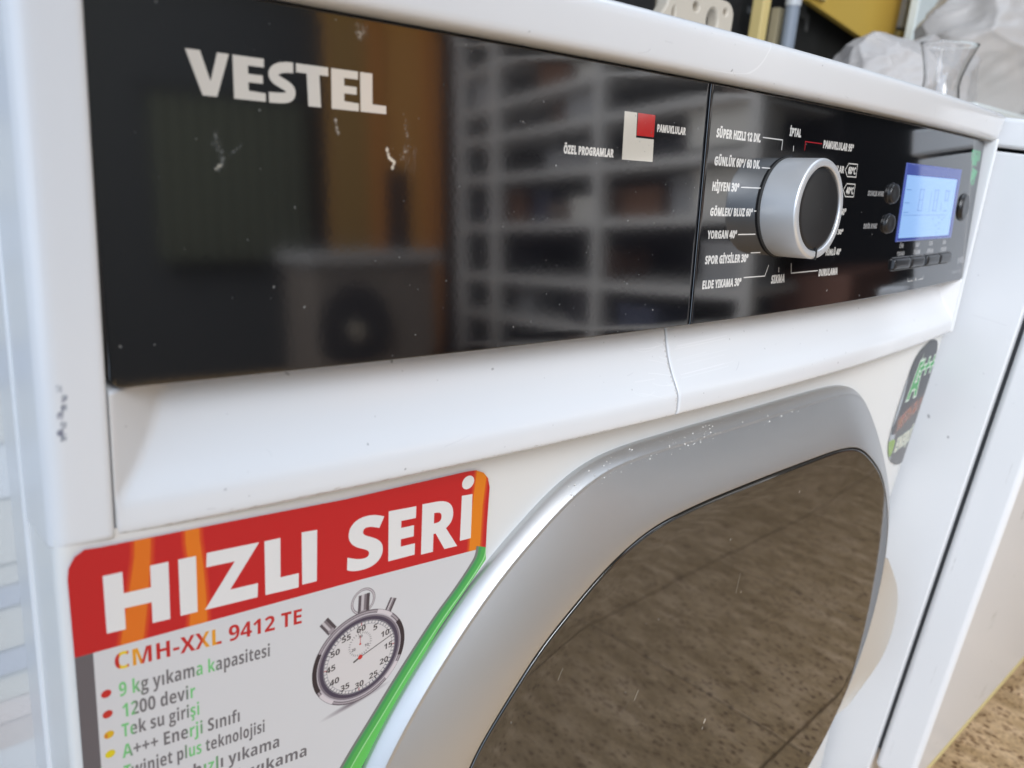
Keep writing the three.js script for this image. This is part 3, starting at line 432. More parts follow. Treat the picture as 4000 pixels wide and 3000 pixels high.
// ---------------------------------------------------------------- stickers
{
  const X0 = 0, X1 = 0.1460, Y0 = 0.5700, Y1 = 0.6990, K = 14000;
  const art = metres(X0, X1, Y0, Y1, K, (c, X, Y, k, w, h) => {
    const path = (pts, close = true) => { c.beginPath(); pts.forEach(([x, y], i) => (i ? c.lineTo(X(x), Y(y)) : c.moveTo(X(x), Y(y)))); if (close) c.closePath(); };
    c.fillStyle = 'rgb(206,206,208)'; c.fillRect(0, 0, w, h);
    // red head
    const redBand = [[0, 0.72], [0.15, 0.72], [0.15, 0.6571], [0.1398, 0.6579], [0.0881, 0.6621], [0.0029, 0.6678], [0, 0.668]];
    c.save(); path(redBand); c.clip(); c.fillStyle = 'rgb(188,16,30)'; c.fillRect(0, 0, w, h);
    const soft = (quads, col) => { for (let s = 5; s >= 0; s--) { c.fillStyle = col + (s ? 0.15 : 0.7) + ')'; const e = s * 0.00028; path(quads.map(([x, y], i) => [x + (i < quads.length / 2 ? -e : e), y])); c.fill(); } };
    soft([[0.0192, 0.70], [0.0188, 0.692], [0.0172, 0.683], [0.0150, 0.672], [0.0136, 0.664], [0.0196, 0.664], [0.0210, 0.674], [0.0220, 0.682], [0.0228, 0.692], [0.0232, 0.70]], 'rgba(224,124,22,');
    soft([[0.0322, 0.70], [0.0322, 0.692], [0.0330, 0.684], [0.0332, 0.674], [0.0322, 0.662], [0.0376, 0.662], [0.0374, 0.674], [0.0368, 0.684], [0.0360, 0.692], [0.0358, 0.70]], 'rgba(226,130,22,');
    soft([[0.1372, 0.70], [0.1366, 0.688], [0.1358, 0.676], [0.1360, 0.655], [0.1412, 0.655], [0.1408, 0.676], [0.1416, 0.688], [0.1420, 0.70]], 'rgba(226,140,16,');
    c.restore();
    // big white letters: quads with corners TL, TR, BR, BL
    c.fillStyle = 'rgb(222,221,220)';
    const glyph = (q, polys) => { const at = (u, v) => [lerp(lerp(q[0][0], q[1][0], u), lerp(q[3][0], q[2][0], u), v), lerp(lerp(q[0][1], q[1][1], u), lerp(q[3][1], q[2][1], u), v)]; for (const p of polys) { path(p.map(([u, v]) => at(u, v))); c.fill(); } };
    glyph([[0.0108, 0.6889], [0.0274, 0.6879], [0.0273, 0.6702], [0.0109, 0.6719]], [[[0, 0], [0.29, 0], [0.29, 0.37], [0.71, 0.37], [0.71, 0], [1, 0], [1, 1], [0.71, 1], [0.71, 0.63], [0.29, 0.63], [0.29, 1], [0, 1]]]);
    const I = [[[0, 0], [1, 0], [1, 1], [0, 1]]];
    glyph([[0.0300, 0.6877], [0.0349, 0.6873], [0.0349, 0.6697], [0.0301, 0.6701]], I);
    glyph([[0.0379, 0.6873], [0.0535, 0.6861], [0.0529, 0.6681], [0.0370, 0.6695]], [[[0, 0], [1, 0], [0.46, 0.74], [1, 0.74], [1, 1], [0, 1], [0.53, 0.25], [0, 0.25]]]);
    glyph([[0.0551, 0.6859], [0.0664, 0.6852], [0.0664, 0.6668], [0.0554, 0.6679]], [[[0, 0], [0.45, 0], [0.45, 0.73], [1, 0.73], [1, 1], [0, 1]]]);
    glyph([[0.0672, 0.6854], [0.0725, 0.6848], [0.0727, 0.6669], [0.0676, 0.6673]], I);
    glyph([[0.0990, 0.6841], [0.1103, 0.6831], [0.1107, 0.6646], [0.0997, 0.6654]], [[[0, 0], [1, 0], [1, 0.24], [0.46, 0.24], [0.46, 0.38], [0.94, 0.38], [0.94, 0.61], [0.46, 0.61], [0.46, 0.76], [1, 0.76], [1, 1], [0, 1]]]);
    glyph([[0.1304, 0.6820], [0.1354, 0.6815], [0.1362, 0.6636], [0.1310, 0.6640]], I);
    c.beginPath(); c.ellipse(X(0.1329), Y(0.6866), 0.0028 * k, 0.0026 * k, 0, 0, 7); c.fill();
    const big = (s, q) => { c.save(); c.font = 'bold 400px ' + SANS; const m = c.measureText(s), l = -m.actualBoundingBoxLeft, wd = m.actualBoundingBoxRight + m.actualBoundingBoxLeft, ht = m.actualBoundingBoxAscent + m.actualBoundingBoxDescent; const a = [X(q[0][0]), Y(q[0][1])], b = [X(q[1][0]), Y(q[1][1])], d = [X(q[2][0]), Y(q[2][1])]; const ux = (b[0] - a[0]) / wd, uy = (b[1] - a[1]) / wd, vx = (d[0] - a[0]) / ht, vy = (d[1] - a[1]) / ht; c.transform(ux, uy, vx, vy, a[0], a[1]); c.lineWidth = 16; c.strokeStyle = c.fillStyle; c.fillText(s, -l + 0, m.actualBoundingBoxAscent); c.strokeText(s, -l, m.actualBoundingBoxAscent); c.restore(); };
    big('S', [[0.0838, 0.6849], [0.0968, 0.6840], [0.0838, 0.6662]]); big('R', [[0.1131, 0.6827], [0.1286, 0.6813], [0.1137, 0.6642]]);
    // smaller lettering, each row on its own slanting line, with coloured stripes showing through
    const row = (s, x0, y0, x1, slope, capH, col, weight, stripes, cond) => {
      const t = canvas(w, h, (d) => { d.save(); const px = capH * k / 0.714; d.font = weight + ' ' + px + 'px ' + SANS; const wd = d.measureText(s).width; d.transform((x1 - x0) * k / wd, -slope * (x1 - x0) * k / wd, 0, 1, X(x0), Y(y0)); d.fillStyle = col; d.fillText(s, 0, 0); d.restore(); d.globalCompositeOperation = 'source-atop'; for (const [a, b, cc] of stripes) { const g = d.createLinearGradient(X(a - 0.0008), 0, X(b + 0.0008), 0); g.addColorStop(0, cc + '0)'); g.addColorStop(0.25, cc + '1)'); g.addColorStop(0.75, cc + '1)'); g.addColorStop(1, cc + '0)'); d.fillStyle = g; d.fillRect(X(a - 0.001), 0, (b - a + 0.002) * k, h); } });
      c.drawImage(t, 0, 0);
    };
    const GR = 'rgba(112,190,120,', OR = 'rgba(222,150,30,', YE = 'rgba(226,196,40,';
    row('CMH-XXL 9412 TE', 0.0120, 0.6601, 0.0680, -0.115, 0.0052, 'rgb(186,26,32)', 'bold', [[0.0140, 0.0152, YE], [0.0166, 0.0190, OR], [0.0362, 0.0404, OR]]);
    const GT = 'rgb(104,102,106)', st = [[0.0120, 0.0166, GR], [0.0318, 0.0368, GR]];
    row('9 kg yıkama kapasitesi', 0.0129, 0.6514, 0.0571, -0.122, 0.0044, GT, 'bold', [[0.0110, 0.0185, GR], [0.0338, 0.0400, GR]]);
    row('1200 devir', 0.0134, 0.6444, 0.0336, -0.128, 0.0044, GT, 'bold', [[0.0120, 0.0168, GR], [0.0318, 0.0350, GR]]);
    row('Tek su girişi', 0.0130, 0.6381, 0.0348, -0.128, 0.0043, GT, 'bold', [[0.0120, 0.0160, GR], [0.0318, 0.0360, GR]]);
    row('A+++ Enerji Sınıfı', 0.0129, 0.6312, 0.0472, -0.127, 0.0044, GT, 'bold', [[0.0115, 0.0150, GR], [0.0312, 0.0350, GR]]);
    row('Twinjet plus teknolojisi', 0.0129, 0.6242, 0.0553, -0.124, 0.0044, GT, 'bold', [[0.0115, 0.0150, GR], [0.0305, 0.0360, GR]]);
    row('Süper hızlı yıkama', 0.0170, 0.6160, 0.0604, -0.124, 0.0044, GT, 'bold', [[0.026, 0.0300, GR], [0.0355, 0.0395, GR]]);
    row('Günlük yıkama', 0.0290, 0.6070, 0.0704, -0.124, 0.0044, GT, 'bold', []);
    for (const [x, y, cc] of [[0.0098, 0.6538, 'rgb(190,34,36)'], [0.0098, 0.6473, 'rgb(190,40,36)'], [0.0098, 0.6407, 'rgb(214,170,30)'], [0.0098, 0.6344, 'rgb(216,196,30)'], [0.0098, 0.6274, 'rgb(216,196,30)']]) { c.fillStyle = cc; c.beginPath(); c.ellipse(X(x), Y(y), 0.0013 * k, 0.0012 * k, 0, 0, 7); c.fill(); }
    c.fillStyle = 'rgb(200,120,40)'; c.beginPath(); c.ellipse(X(0.0091), Y(0.6405), 0.0004 * k, 0.0008 * k, 0, 0, 7); c.fill();
    // grey edge at the left with a green wedge
    c.fillStyle = 'rgb(96,92,97)'; path([[0, 0.668], [0.0073, 0.6675], [0.0073, 0.56], [0, 0.56]]); c.fill();
    c.fillStyle = 'rgb(70,160,92)'; path([[0.0073, 0.6315], [0.0058, 0.6285], [0.0052, 0.62], [0.0060, 0.56], [0.0073, 0.56]]); c.fill();
    // green swoosh along the door
    const gl = new THREE.CatmullRomCurve3([[0.1405, 0.6590], [0.1398, 0.6550], [0.1372, 0.6513], [0.1305, 0.6440], [0.1223, 0.6360], [0.1074, 0.6189], [0.0955, 0.6040], [0.0861, 0.5922], [0.074, 0.574]].map(([x, y]) => new THREE.Vector3(x, y, 0))).getPoints(80), band = (d0, d1, col) => { c.fillStyle = col; path([...gl.map((p) => [p.x + d0, p.y - d0 * 0.4]), ...[...gl].reverse().map((p) => [p.x + d1, p.y - d1 * 0.4])]); c.fill(); };
    band(-0.0011, 0.0002, 'rgb(112,116,112)'); band(0.0002, 0.012, 'rgb(74,166,78)'); band(0.0002, 0.0016, 'rgb(62,150,84)'); band(0.0036, 0.0043, 'rgb(150,212,140)'); band(0.0044, 0.02, 'rgb(96,190,84)');
    // stopwatch (printed picture)
    const cx = X(0.0899), cy = Y(0.6320), R = 0.01155 * k, DK = 'rgb(70,62,72)';
    c.save(); c.translate(cx, cy);
    { c.save(); c.translate(-0.001 * k, 0.0172 * k); c.rotate(-0.13); const g = c.createRadialGradient(0, 0, 0, 0, 0, 0.0135 * k); g.addColorStop(0, 'rgba(70,60,72,.85)'); g.addColorStop(1, 'rgba(120,112,120,0)'); c.scale(1.1, 0.11); c.fillStyle = g; c.beginPath(); c.arc(0, 0, 0.0135 * k, 0, 7); c.fill(); c.restore(); }
    const stem = (x, y, a, len, wd) => { c.save(); c.translate(x * k, -y * k); c.rotate(a); for (const [u, t] of [[-0.5, 'rgb(84,76,84)'], [-0.22, 'rgb(190,184,188)'], [0.05, 'rgb(120,112,118)'], [0.3, 'rgb(70,62,70)']]) { c.fillStyle = t; c.fillRect(u * wd * k, -len * k, wd * k * 0.3, len * k); } c.fillStyle = 'rgb(150,142,148)'; c.fillRect(-0.32 * wd * k, -0.2 * len * k, 0.64 * wd * k, len * 0.55 * k); c.restore(); };
    c.lineWidth = 0.0009 * k; c.strokeStyle = 'rgb(120,112,118)'; c.beginPath(); c.ellipse(0.0004 * k, -0.0215 * k, 0.0043 * k, 0.0044 * k, 0, 0, 7); c.stroke(); c.lineWidth = 0.0003 * k; c.strokeStyle = 'rgb(210,204,208)'; c.stroke();
    stem(0.0004, 0.0165, 0.02, 0.0075, 0.0040); stem(-0.0112, 0.0143, -0.62, 0.0058, 0.0034); stem(0.0102, 0.0135, 0.45, 0.0056, 0.0026);
    const ring = (r, t, lw) => { c.lineWidth = lw * k; c.strokeStyle = t; c.beginPath(); c.ellipse(0, 0, r * k, r * 0.955 * k, 0, 0, 7); c.stroke(); };
    ring(0.0172, 'rgb(92,84,92)', 0.0022); ring(0.0176, 'rgb(160,152,158)', 0.0006); ring(0.0166, 'rgb(186,180,186)', 0.0007); ring(0.0158, 'rgb(120,112,122)', 0.0010); ring(0.0149, 'rgb(64,58,78)', 0.0014);
    c.lineWidth = 0.0017 * k; c.strokeStyle = 'rgb(44,36,46)'; for (const [a, b] of [[2.7, 3.6], [-0.55, 0.35]]) { c.beginPath(); c.ellipse(0, 0, 0.0175 * k, 0.0167 * k, 0, a, b); c.stroke(); }
    c.lineWidth = 0.0014 * k; c.strokeStyle = 'rgb(206,198,202)'; for (const [a, b] of [[2.2, 2.6], [0.5, 0.9], [-1.2, -0.8]]) { c.beginPath(); c.ellipse(0, 0, 0.0175 * k, 0.0167 * k, 0, a, b); c.stroke(); }
    c.fillStyle = 'rgb(208,204,204)'; c.beginPath(); c.ellipse(0, 0, 0.0143 * k, 0.0137 * k, 0, 0, 7); c.fill();
    c.fillStyle = 'rgb(150,158,172)'; for (let i = 0; i < 60; i++) { const a = i / 60 * 2 * Math.PI; c.save(); c.scale(1, 0.957); c.rotate(a); c.fillStyle = i % 15 === 0 ? 'rgb(160,50,60)' : 'rgb(70,74,86)'; const big5 = i % 5 === 0; c.fillRect(-0.00011 * k, -0.0141 * k, (big5 ? 0.00036 : 0.00022) * k, (big5 ? 0.0014 : 0.0011) * k); c.restore(); }
    ring(0.0129, 'rgba(90,94,104,.7)', 0.00016); ring(0.0141, 'rgba(70,70,84,.8)', 0.0003);
    c.fillStyle = 'rgb(40,34,38)'; c.textAlign = 'center'; c.textBaseline = 'middle';
    [60, 5, 10, 15, 20, 25, 30, 35, 40, 45, 50, 55].forEach((s, i) => { const a = i / 12 * 2 * Math.PI; c.save(); c.translate(0.0114 * k * Math.sin(a), -0.0110 * k * Math.cos(a)); c.transform(1.08, -0.10, 0, 1, 0, 0); c.font = 'bold ' + 0.0031 * k + 'px ' + SANS; c.fillText(String(s), 0, 0); c.restore(); });
    c.save(); c.translate(-0.0002 * k, -0.0052 * k); for (let i = 0; i < 30; i++) { c.save(); c.rotate(i / 30 * 2 * Math.PI); c.fillStyle = 'rgb(70,66,70)'; c.fillRect(-0.00009 * k, -0.0046 * k, 0.00018 * k, 0.0007 * k); c.restore(); }
    c.font = 'bold ' + 0.0015 * k + 'px ' + SANS; c.fillStyle = 'rgb(60,54,58)'; c.fillText('30', 0, -0.0030 * k); c.fillText('10', 0.0026 * k, 0.0013 * k); c.fillText('20', -0.0026 * k, 0.0013 * k);
    c.strokeStyle = 'rgb(180,44,44)'; c.lineWidth = 0.0002 * k; c.beginPath(); c.moveTo(0, 0); c.lineTo(0, -0.0032 * k); c.stroke(); c.fillStyle = 'rgb(184,40,40)'; c.beginPath(); c.arc(0, 0, 0.0004 * k, 0, 7); c.fill(); c.restore();
    c.strokeStyle = 'rgb(60,58,60)'; c.lineCap = 'round'; c.lineWidth = 0.00034 * k; c.beginPath(); c.moveTo(0, 0); c.lineTo(0.0130 * k, -0.0040 * k); c.stroke(); c.lineWidth = 0.0007 * k; c.beginPath(); c.moveTo(0, 0); c.lineTo(-0.0024 * k, 0.0010 * k); c.stroke();
    c.fillStyle = 'rgb(190,40,40)'; c.beginPath(); c.arc(0, 0, 0.0009 * k, 0, 7); c.fill();
    c.restore();
  });
  const out = [[0.0029, 0.5705], [0.0029, 0.6334], [0.0029, 0.6678], [0.0027, 0.6905], [0.0031, 0.6935], [0.0046, 0.6962], [0.0070, 0.6976], [0.0100, 0.6972], [0.0460, 0.6950], [0.0822, 0.6926], [0.1321, 0.6910], [0.1362, 0.6906], [0.1400, 0.6888], [0.1424, 0.6861], [0.1436, 0.6822], [0.1438, 0.6668], [0.1442, 0.6572], [0.1447, 0.6523], [0.1400, 0.6470], [0.1240, 0.6300], [0.1040, 0.6040], [0.0860, 0.5750], [0.0830, 0.5705]];
  const g = new THREE.ShapeGeometry(new THREE.Shape(out.map(([x, y]) => new THREE.Vector2(x, y)))), p = g.attributes.position, uv = [];
  for (let i = 0; i < p.count; i++) { uv.push((p.getX(i) - X0) / (X1 - X0), (p.getY(i) - Y0) / (Y1 - Y0)); p.setZ(i, 0); }
  g.setAttribute('uv', new THREE.Float32BufferAttribute(uv, 2));
  P('feature_sticker', g, new THREE.MeshPhysicalMaterial({ map: tex(art), roughness: 0.32 }), washer, 'red and white sticker with a printed stopwatch and list of features');

  // dark oval sticker at the right
  const L = [[0.694, 0.5675, 0.5745], [0.692, 0.5600, 0.5840], [0.689, 0.5505, 0.5880], [0.684, 0.5440, 0.5915], [0.678, 0.5408, 0.5935], [0.668, 0.5385, 0.5952], [0.656, 0.5362, 0.596], [0.644, 0.5343, 0.5962], [0.632, 0.5335, 0.5963], [0.622, 0.5348, 0.5963], [0.614, 0.5395, 0.5963], [0.607, 0.5470, 0.5963], [0.600, 0.5590, 0.5963], [0.594, 0.5750, 0.5963], [0.591, 0.5900, 0.5963]];
  const ovalArt = metres(0.53, 0.60, 0.588, 0.698, 9000, (c, X, Y, k, w, h) => {
    c.fillStyle = 'rgb(160,167,174)'; c.fillRect(0, 0, w, h);
    const path = (pts) => { const q = new THREE.CatmullRomCurve3(pts.map(([x, y]) => new THREE.Vector3(x, y, 0)), true).getPoints(80); c.beginPath(); q.forEach((p, i) => (i ? c.lineTo(X(p.x), Y(p.y)) : c.moveTo(X(p.x), Y(p.y)))); c.fill(); };
    c.fillStyle = 'rgb(38,37,41)'; path([[0.57, 0.696], [0.55, 0.690], [0.5405, 0.679], [0.5405, 0.664], [0.5410, 0.650], [0.5390, 0.641], [0.5345, 0.633], [0.536, 0.628], [0.5480, 0.626], [0.56, 0.620], [0.600, 0.632], [0.60, 0.69]]);
    c.fillStyle = 'rgb(74,70,68)'; path([[0.5480, 0.632], [0.5580, 0.632], [0.600, 0.640], [0.6, 0.59], [0.575, 0.592], [0.555, 0.602], [0.5485, 0.612]]);
    c.fillStyle = 'rgb(128,160,52)'; path([[0.534, 0.6215], [0.5505, 0.620], [0.5520, 0.612], [0.5490, 0.6075], [0.538, 0.613]]);
    const r = rng(5); for (let i = 0; i < 260; i++) { const t = r(), x = lerp(0.5450, 0.596, t) + (r() - 0.5) * 0.008, y = lerp(0.6335, 0.6465, t * 0.75) + (r() - 0.5) * 0.011; c.fillStyle = `rgba(${118 + 50 * r()},${78 + 26 * r()},${58 + 20 * r()},.3)`; c.beginPath(); c.ellipse(X(x), Y(y), 14 + 22 * r(), 9 + 12 * r(), r() * 3, 0, 7); c.fill(); }
    c.font = 'bold 100px ' + SANS;
    const T = (s, x0, y0, x1, capH, col, slope) => { c.save(); const px = capH * k / 0.714; c.font = 'bold ' + px + 'px ' + SANS; const wd = c.measureText(s).width; c.transform((x1 - x0) * k / wd, -slope * (x1 - x0) * k / wd, 0, 1, X(x0), Y(y0)); c.lineWidth = px * 0.09; c.strokeStyle = 'rgb(196,214,196)'; c.strokeText(s, 0, 0); c.fillStyle = col; c.fillText(s, 0, 0); c.restore(); };
    T('A', 0.5500, 0.6515, 0.5715, 0.0275, 'rgb(48,150,70)', 0); T('+++', 0.5610, 0.6640, 0.5960, 0.0190, 'rgb(48,150,70)', 0);
    T('ENERJİ', 0.5560, 0.6090, 0.5950, 0.0110, 'rgb(206,200,180)', 0.02);
  });
  const rows = 40, at = (t, k) => { const f = t * (L.length - 1), a = Math.min(Math.floor(f), L.length - 2); return lerp(L[a][k], L[a + 1][k], f - a); };
  P('energy_sticker', grid(10, rows, (i, j) => { const t = 1 - j / rows, y = at(t, 0), x = lerp(at(t, 1), at(t, 2), i / 10); return [x, y, bodyZ(x, y) + 0.0005]; }, (i, j) => { const t = 1 - j / rows, y = at(t, 0), x = lerp(at(t, 1), at(t, 2), i / 10); return [(x - 0.53) / 0.07, (y - 0.588) / 0.11]; }), new THREE.MeshPhysicalMaterial({ map: tex(ovalArt), roughness: 0.25 }), washer, 'dark oval energy class sticker at the right of the door');
}

// ---------------------------------------------------------------- neighbour appliance, leaning forward a little
{
  const t = thing('dishwasher', 'white appliance at the far right with a dark gap behind its door', 'dishwasher', [0.605, 0.314, 0.0132]);
  rootOf.set(t, new THREE.Vector3(0, 0, 0)); t.rotation.x = 0.0603;
  const smudged = (seed) => wornMap(1024, 1024, 'rgb(216,218,221)', seed, 110, (c, r, w, h) => { for (let i = 0; i < 7; i++) { const x = r() * w, y = r() * h; for (let k = 0; k < 24; k++) { c.fillStyle = `rgba(120,118,112,${0.10 * r()})`; c.beginPath(); c.ellipse(x + (r() - 0.5) * 26, y + (r() - 0.5) * 40, 2 + 5 * r(), 2 + 7 * r(), 0.6, 0, 7); c.fill(); } } });
  const side = new THREE.MeshPhysicalMaterial({ map: smudged(311), roughness: 0.3 }), doorM = new THREE.MeshPhysicalMaterial({ map: smudged(312), roughness: 0.25 });
  P('cabinet', box(0, 0.59, -0.06, 0.511, -0.58, 0, 0.0015), side, t);
  P('door', box(0.001, 0.589, 0.004, 0.418, 0.0028, 0.0335, 0.005, 4), doorM, t, 'white door standing off the cabinet');
  P('door_seal', box(0.006, 0.584, 0.02, 0.412, -0.001, 0.0035), std([0.03, 0.032, 0.035], 0.7), t);
  P('worktop', box(-0.002, 0.595, 0.5135, 0.5335, -0.58, 0.006, 0.003), side, t, 'white worktop slab of the appliance');
  P('bottom_trim', box(0.001, 0.589, -0.0006, 0.0042, 0.012, 0.0342, 0.0012), std([0.52, 0.42, 0.20], 0.45), t, 'yellowed strip along the lower edge of the door');
  P('plinth', box(0.02, 0.57, -0.073, -0.061, -0.56, -0.02), std([0.25, 0.25, 0.26], 0.6), t);
}
// ---------------------------------------------------------------- floor of travertine tiles
{
  const n2 = noiseMaker(44), r = rng(45), pits = [];
  for (let i = 0; i < 2400; i++) pits.push([r() * 1024, r() * 1024, 2.2 + 9.5 * Math.pow(r(), 2.3), 0.35 + 0.5 * r(), 0.35 + 0.65 * r()]);
  const base = canvas(1024, 1024, (c, w, h) => {
    const im = c.createImageData(w, h);
    for (let y = 0; y < h; y++) for (let x = 0; x < w; x++) { const a = n2.fbm(x / 120, y / 55, 5), b = n2.fbm(x / 9 + 30, y / 5, 3), v = 0.78 + 0.34 * (a - 0.5) + 0.28 * (b - 0.5), k = (y * w + x) * 4; im.data[k] = 226 * v; im.data[k + 1] = 190 * v * (0.98 + 0.06 * a); im.data[k + 2] = 144 * v * (0.9 + 0.25 * a); im.data[k + 3] = 255; }
    c.putImageData(im, 0, 0);
    for (const [x, y, s, e, al] of pits) { c.fillStyle = `rgba(70,44,22,${al * 0.85})`; c.beginPath(); c.ellipse(x, y, s, s * e, (r() - 0.5) * 0.6, 0, 7); c.fill(); }
  });
  const map = tex(base), m = new THREE.MeshPhysicalMaterial({ map, roughness: 0.42 });
  const floor = new THREE.Mesh(new THREE.PlaneGeometry(5.4, 4.4).rotateX(-Math.PI / 2), std([0.30, 0.24, 0.15], 0.8)); floor.name = 'floor'; floor.position.set(1.2, FY - 0.008, 1.1); floor.userData.kind = 'structure'; floor.receiveShadow = true; scene.add(floor);
  const S = 0.30, geos = [];
  for (let v = 0; v < 4; v++) { const g = new RoundedBoxGeometry(S - 0.0026, 0.008, S - 0.0026, 1, 0.0012), p = g.attributes.position, uv = []; for (let i = 0; i < p.count; i++) { const u = p.getX(i) / 0.3 + v * 0.37, w = p.getZ(i) / 0.3 + v * 0.61; uv.push(v % 2 ? w : u, v % 2 ? u : w); } g.setAttribute('uv', new THREE.Float32BufferAttribute(uv, 2)); geos.push(g); }
  for (let i = -2; i < 11; i++) for (let j = -3; j < 9; j++) { const o = new THREE.Mesh(geos[Math.floor(r() * 4)], m); o.name = 'floor_tile'; o.position.set(0.07 + (i + 0.5) * S - 1.2, 0.0041 + (r() - 0.5) * 0.0006, 0.12 + (j + 0.5) * S - 1.1); o.castShadow = o.receiveShadow = true; floor.add(o); }
}
// ---------------------------------------------------------------- behind the machines
{
  const bump = dataTex(512, 512, (x, y) => { const v = nz.fbm(x / 30, y / 30, 4), s = nz(x / 9, y / 9) > 0.93 ? 0.5 : 0; return [0.016 + 0.02 * v + s * 0.3, 0.016 + 0.02 * v + s * 0.3, 0.016 + 0.02 * v + s * 0.3]; });
  const bb = thingAt('black_board', 'black speckled board standing behind the washing machine', 'board', [1.35, FY, -0.78]);
  P('board_face', box(0.35, 1.98, FY, 1.7, -0.80, -0.765), new THREE.MeshPhysicalMaterial({ map: bump, roughness: 0.55 }), bb);
  const yf = thingAt('yellow_cabinet', 'yellow metal frame with hanging yellow panel before the black board', 'cabinet', [1.6, FY, -0.70]);
  const yel = std([0.88, 0.68, 0.28], 0.5), yel2 = std([0.72, 0.47, 0.09], 0.5);
  P('post', box(1.372, 1.396, FY, 1.30, -0.715, -0.690, 0.003), yel, yf);
  P('cross_bar', box(1.398, 1.60, 1.127, 1.15, -0.714, -0.692, 0.003), yel, yf);
  const sh = new THREE.Shape([[1.545, 1.122], [1.56, 1.40], [1.99, 1.40], [1.945, 1.078], [1.78, 1.092]].map((p) => new THREE.Vector2(...p)));
  P('panel', new THREE.ExtrudeGeometry(sh, { depth: 0.012, bevelEnabled: true, bevelSize: 0.002, bevelThickness: 0.002, bevelSegments: 2 }).translate(0, 0, -0.716), yel2, yf, 'yellow sheet with a slanting lower edge');
  const pole = thing('grey_pole', 'blue grey upright pole between the yellow frame and panel', 'pole', [1.455, FY, -0.665]);
  rootOf.set(pole, new THREE.Vector3(0, 0, 0)); pole.rotation.z = 0.03;
  P('tube', new THREE.CylinderGeometry(0.013, 0.013, 1.3, 24).translate(0, 0.62, 0), std([0.30, 0.34, 0.40], 0.45), pole);
  P('ferrule', new THREE.CylinderGeometry(0.0145, 0.0145, 0.05, 24).translate(0, 0.875, 0), std([0.66, 0.68, 0.70], 0.35), pole);
  const slat = thingAt('wood_batten', 'thin beige batten leaning beside the grey pole', 'batten', [1.46, FY, -0.70]);
  P('batten', box(1.435, 1.452, FY, 1.09, -0.712, -0.694, 0.002), std([0.50, 0.42, 0.26], 0.7), slat);
  const gb = thingAt('grey_shelf', 'grey stacked trays between yellow panel and white board', 'shelf', [2.0, FY, -0.70]);
  P('tray', box(1.955, 2.13, 0.93, 1.092, -0.76, -0.69, 0.006), std([0.42, 0.41, 0.40], 0.5), gb); P('tray', box(1.955, 2.13, 1.130, 1.28, -0.76, -0.69, 0.006), std([0.46, 0.45, 0.44], 0.5), gb);
  P('shelf_strip', box(1.955, 2.13, 1.096, 1.126, -0.755, -0.69, 0.004), std([0.50, 0.40, 0.16], 0.5), gb, 'yellowish strip between two grey trays');
  P('upright', box(2.13, 2.15, FY, 1.4, -0.74, -0.70, 0.003), std([0.62, 0.62, 0.60], 0.5), gb);
  const wb = thing('white_board', 'pale greenish white sheet leaning behind the plastic bag', 'board', [1.877, FY, -0.62]);
  rootOf.set(wb, new THREE.Vector3(0, 0, 0)); wb.rotation.z = 0.02;
  P('sheet', box(0, 1.5, 0, 1.5, -0.02, 0, 0.004), std([0.84, 0.89, 0.86], 0.5), wb);
  // beige holder with oval holes, standing on the washer
  const holder = thing('plastic_holder', 'beige plastic holder with oval holes standing on the washing machine', 'holder', [0.589, 0.8522, -0.285]);
  rootOf.set(holder, new THREE.Vector3(0, 0, 0));
  const pl = (pts) => { const q = new THREE.Shape(); q.moveTo(...pts[0]); for (const p of pts.slice(1)) p.length === 4 ? q.quadraticCurveTo(...p) : q.lineTo(...p); q.closePath(); return q; };
  const outl = [[-0.055, 0], [-0.052, 0.058], [-0.045, 0.0655, -0.042, 0.070], [-0.040, 0.088], [0.020, 0.0855], [0.042, 0.0850], [0.0530, 0.0840, 0.0530, 0.072], [0.0505, 0]];
  const hole = (x, y, a, b) => { const p = new THREE.Path(); p.absellipse(x, y, a, b, 0, Math.PI * 2, false, 0); return p; };
  const ext = (q, depth, z) => new THREE.ExtrudeGeometry(q, { depth, bevelEnabled: true, bevelSize: 0.002, bevelThickness: 0.003, bevelSegments: 4, curveSegments: 24 }).translate(0, 0.003, z);
  const front = pl(outl), back = pl(outl); front.holes.push(hole(-0.0035, 0.0750, 0.0062, 0.0056), hole(0.0225, 0.0675, 0.0105, 0.0125), hole(0.0412, 0.0775, 0.0050, 0.0045), hole(-0.034, 0.0645, 0.004, 0.008)); back.holes.push(hole(0.0215, 0.0715, 0.0100, 0.0130));
  const hm = std([0.60, 0.53, 0.43], 0.45);
  P('holder_plate', ext(front, 0.007, 0.014), hm, holder); for (const q of [[-0.013, 0.0045, 0.066, 0.088], [0.0355, 0.048, 0.071, 0.086], [-0.041, -0.028, 0.055, 0.080]]) P('holder_pocket', box(...q, 0.0085, 0.011), std([0.36, 0.29, 0.2], 0.6), holder);
  // crumpled clear bag
  const carton = thingAt('white_carton', 'pale white carton under the plastic bag, behind the appliance at the right', 'box', [1.6, FY, -0.4]);
  P('carton_body', box(1.23, 2.2, FY, 0.912, -0.60, -0.24, 0.004), std([0.74, 0.78, 0.76], 0.6), carton);
  const bag = thing('plastic_bag', 'crumpled milky plastic bag behind the tea glass', 'plastic bag', [1.34, 0.86, -0.37]);
  rootOf.set(bag, new THREE.Vector3(1.34, 0.86, -0.37));
  const bagM = std([0.80, 0.765, 0.74], 0.42, { transmission: 0.5, thickness: 0, side: THREE.DoubleSide }), br = noiseMaker(12);
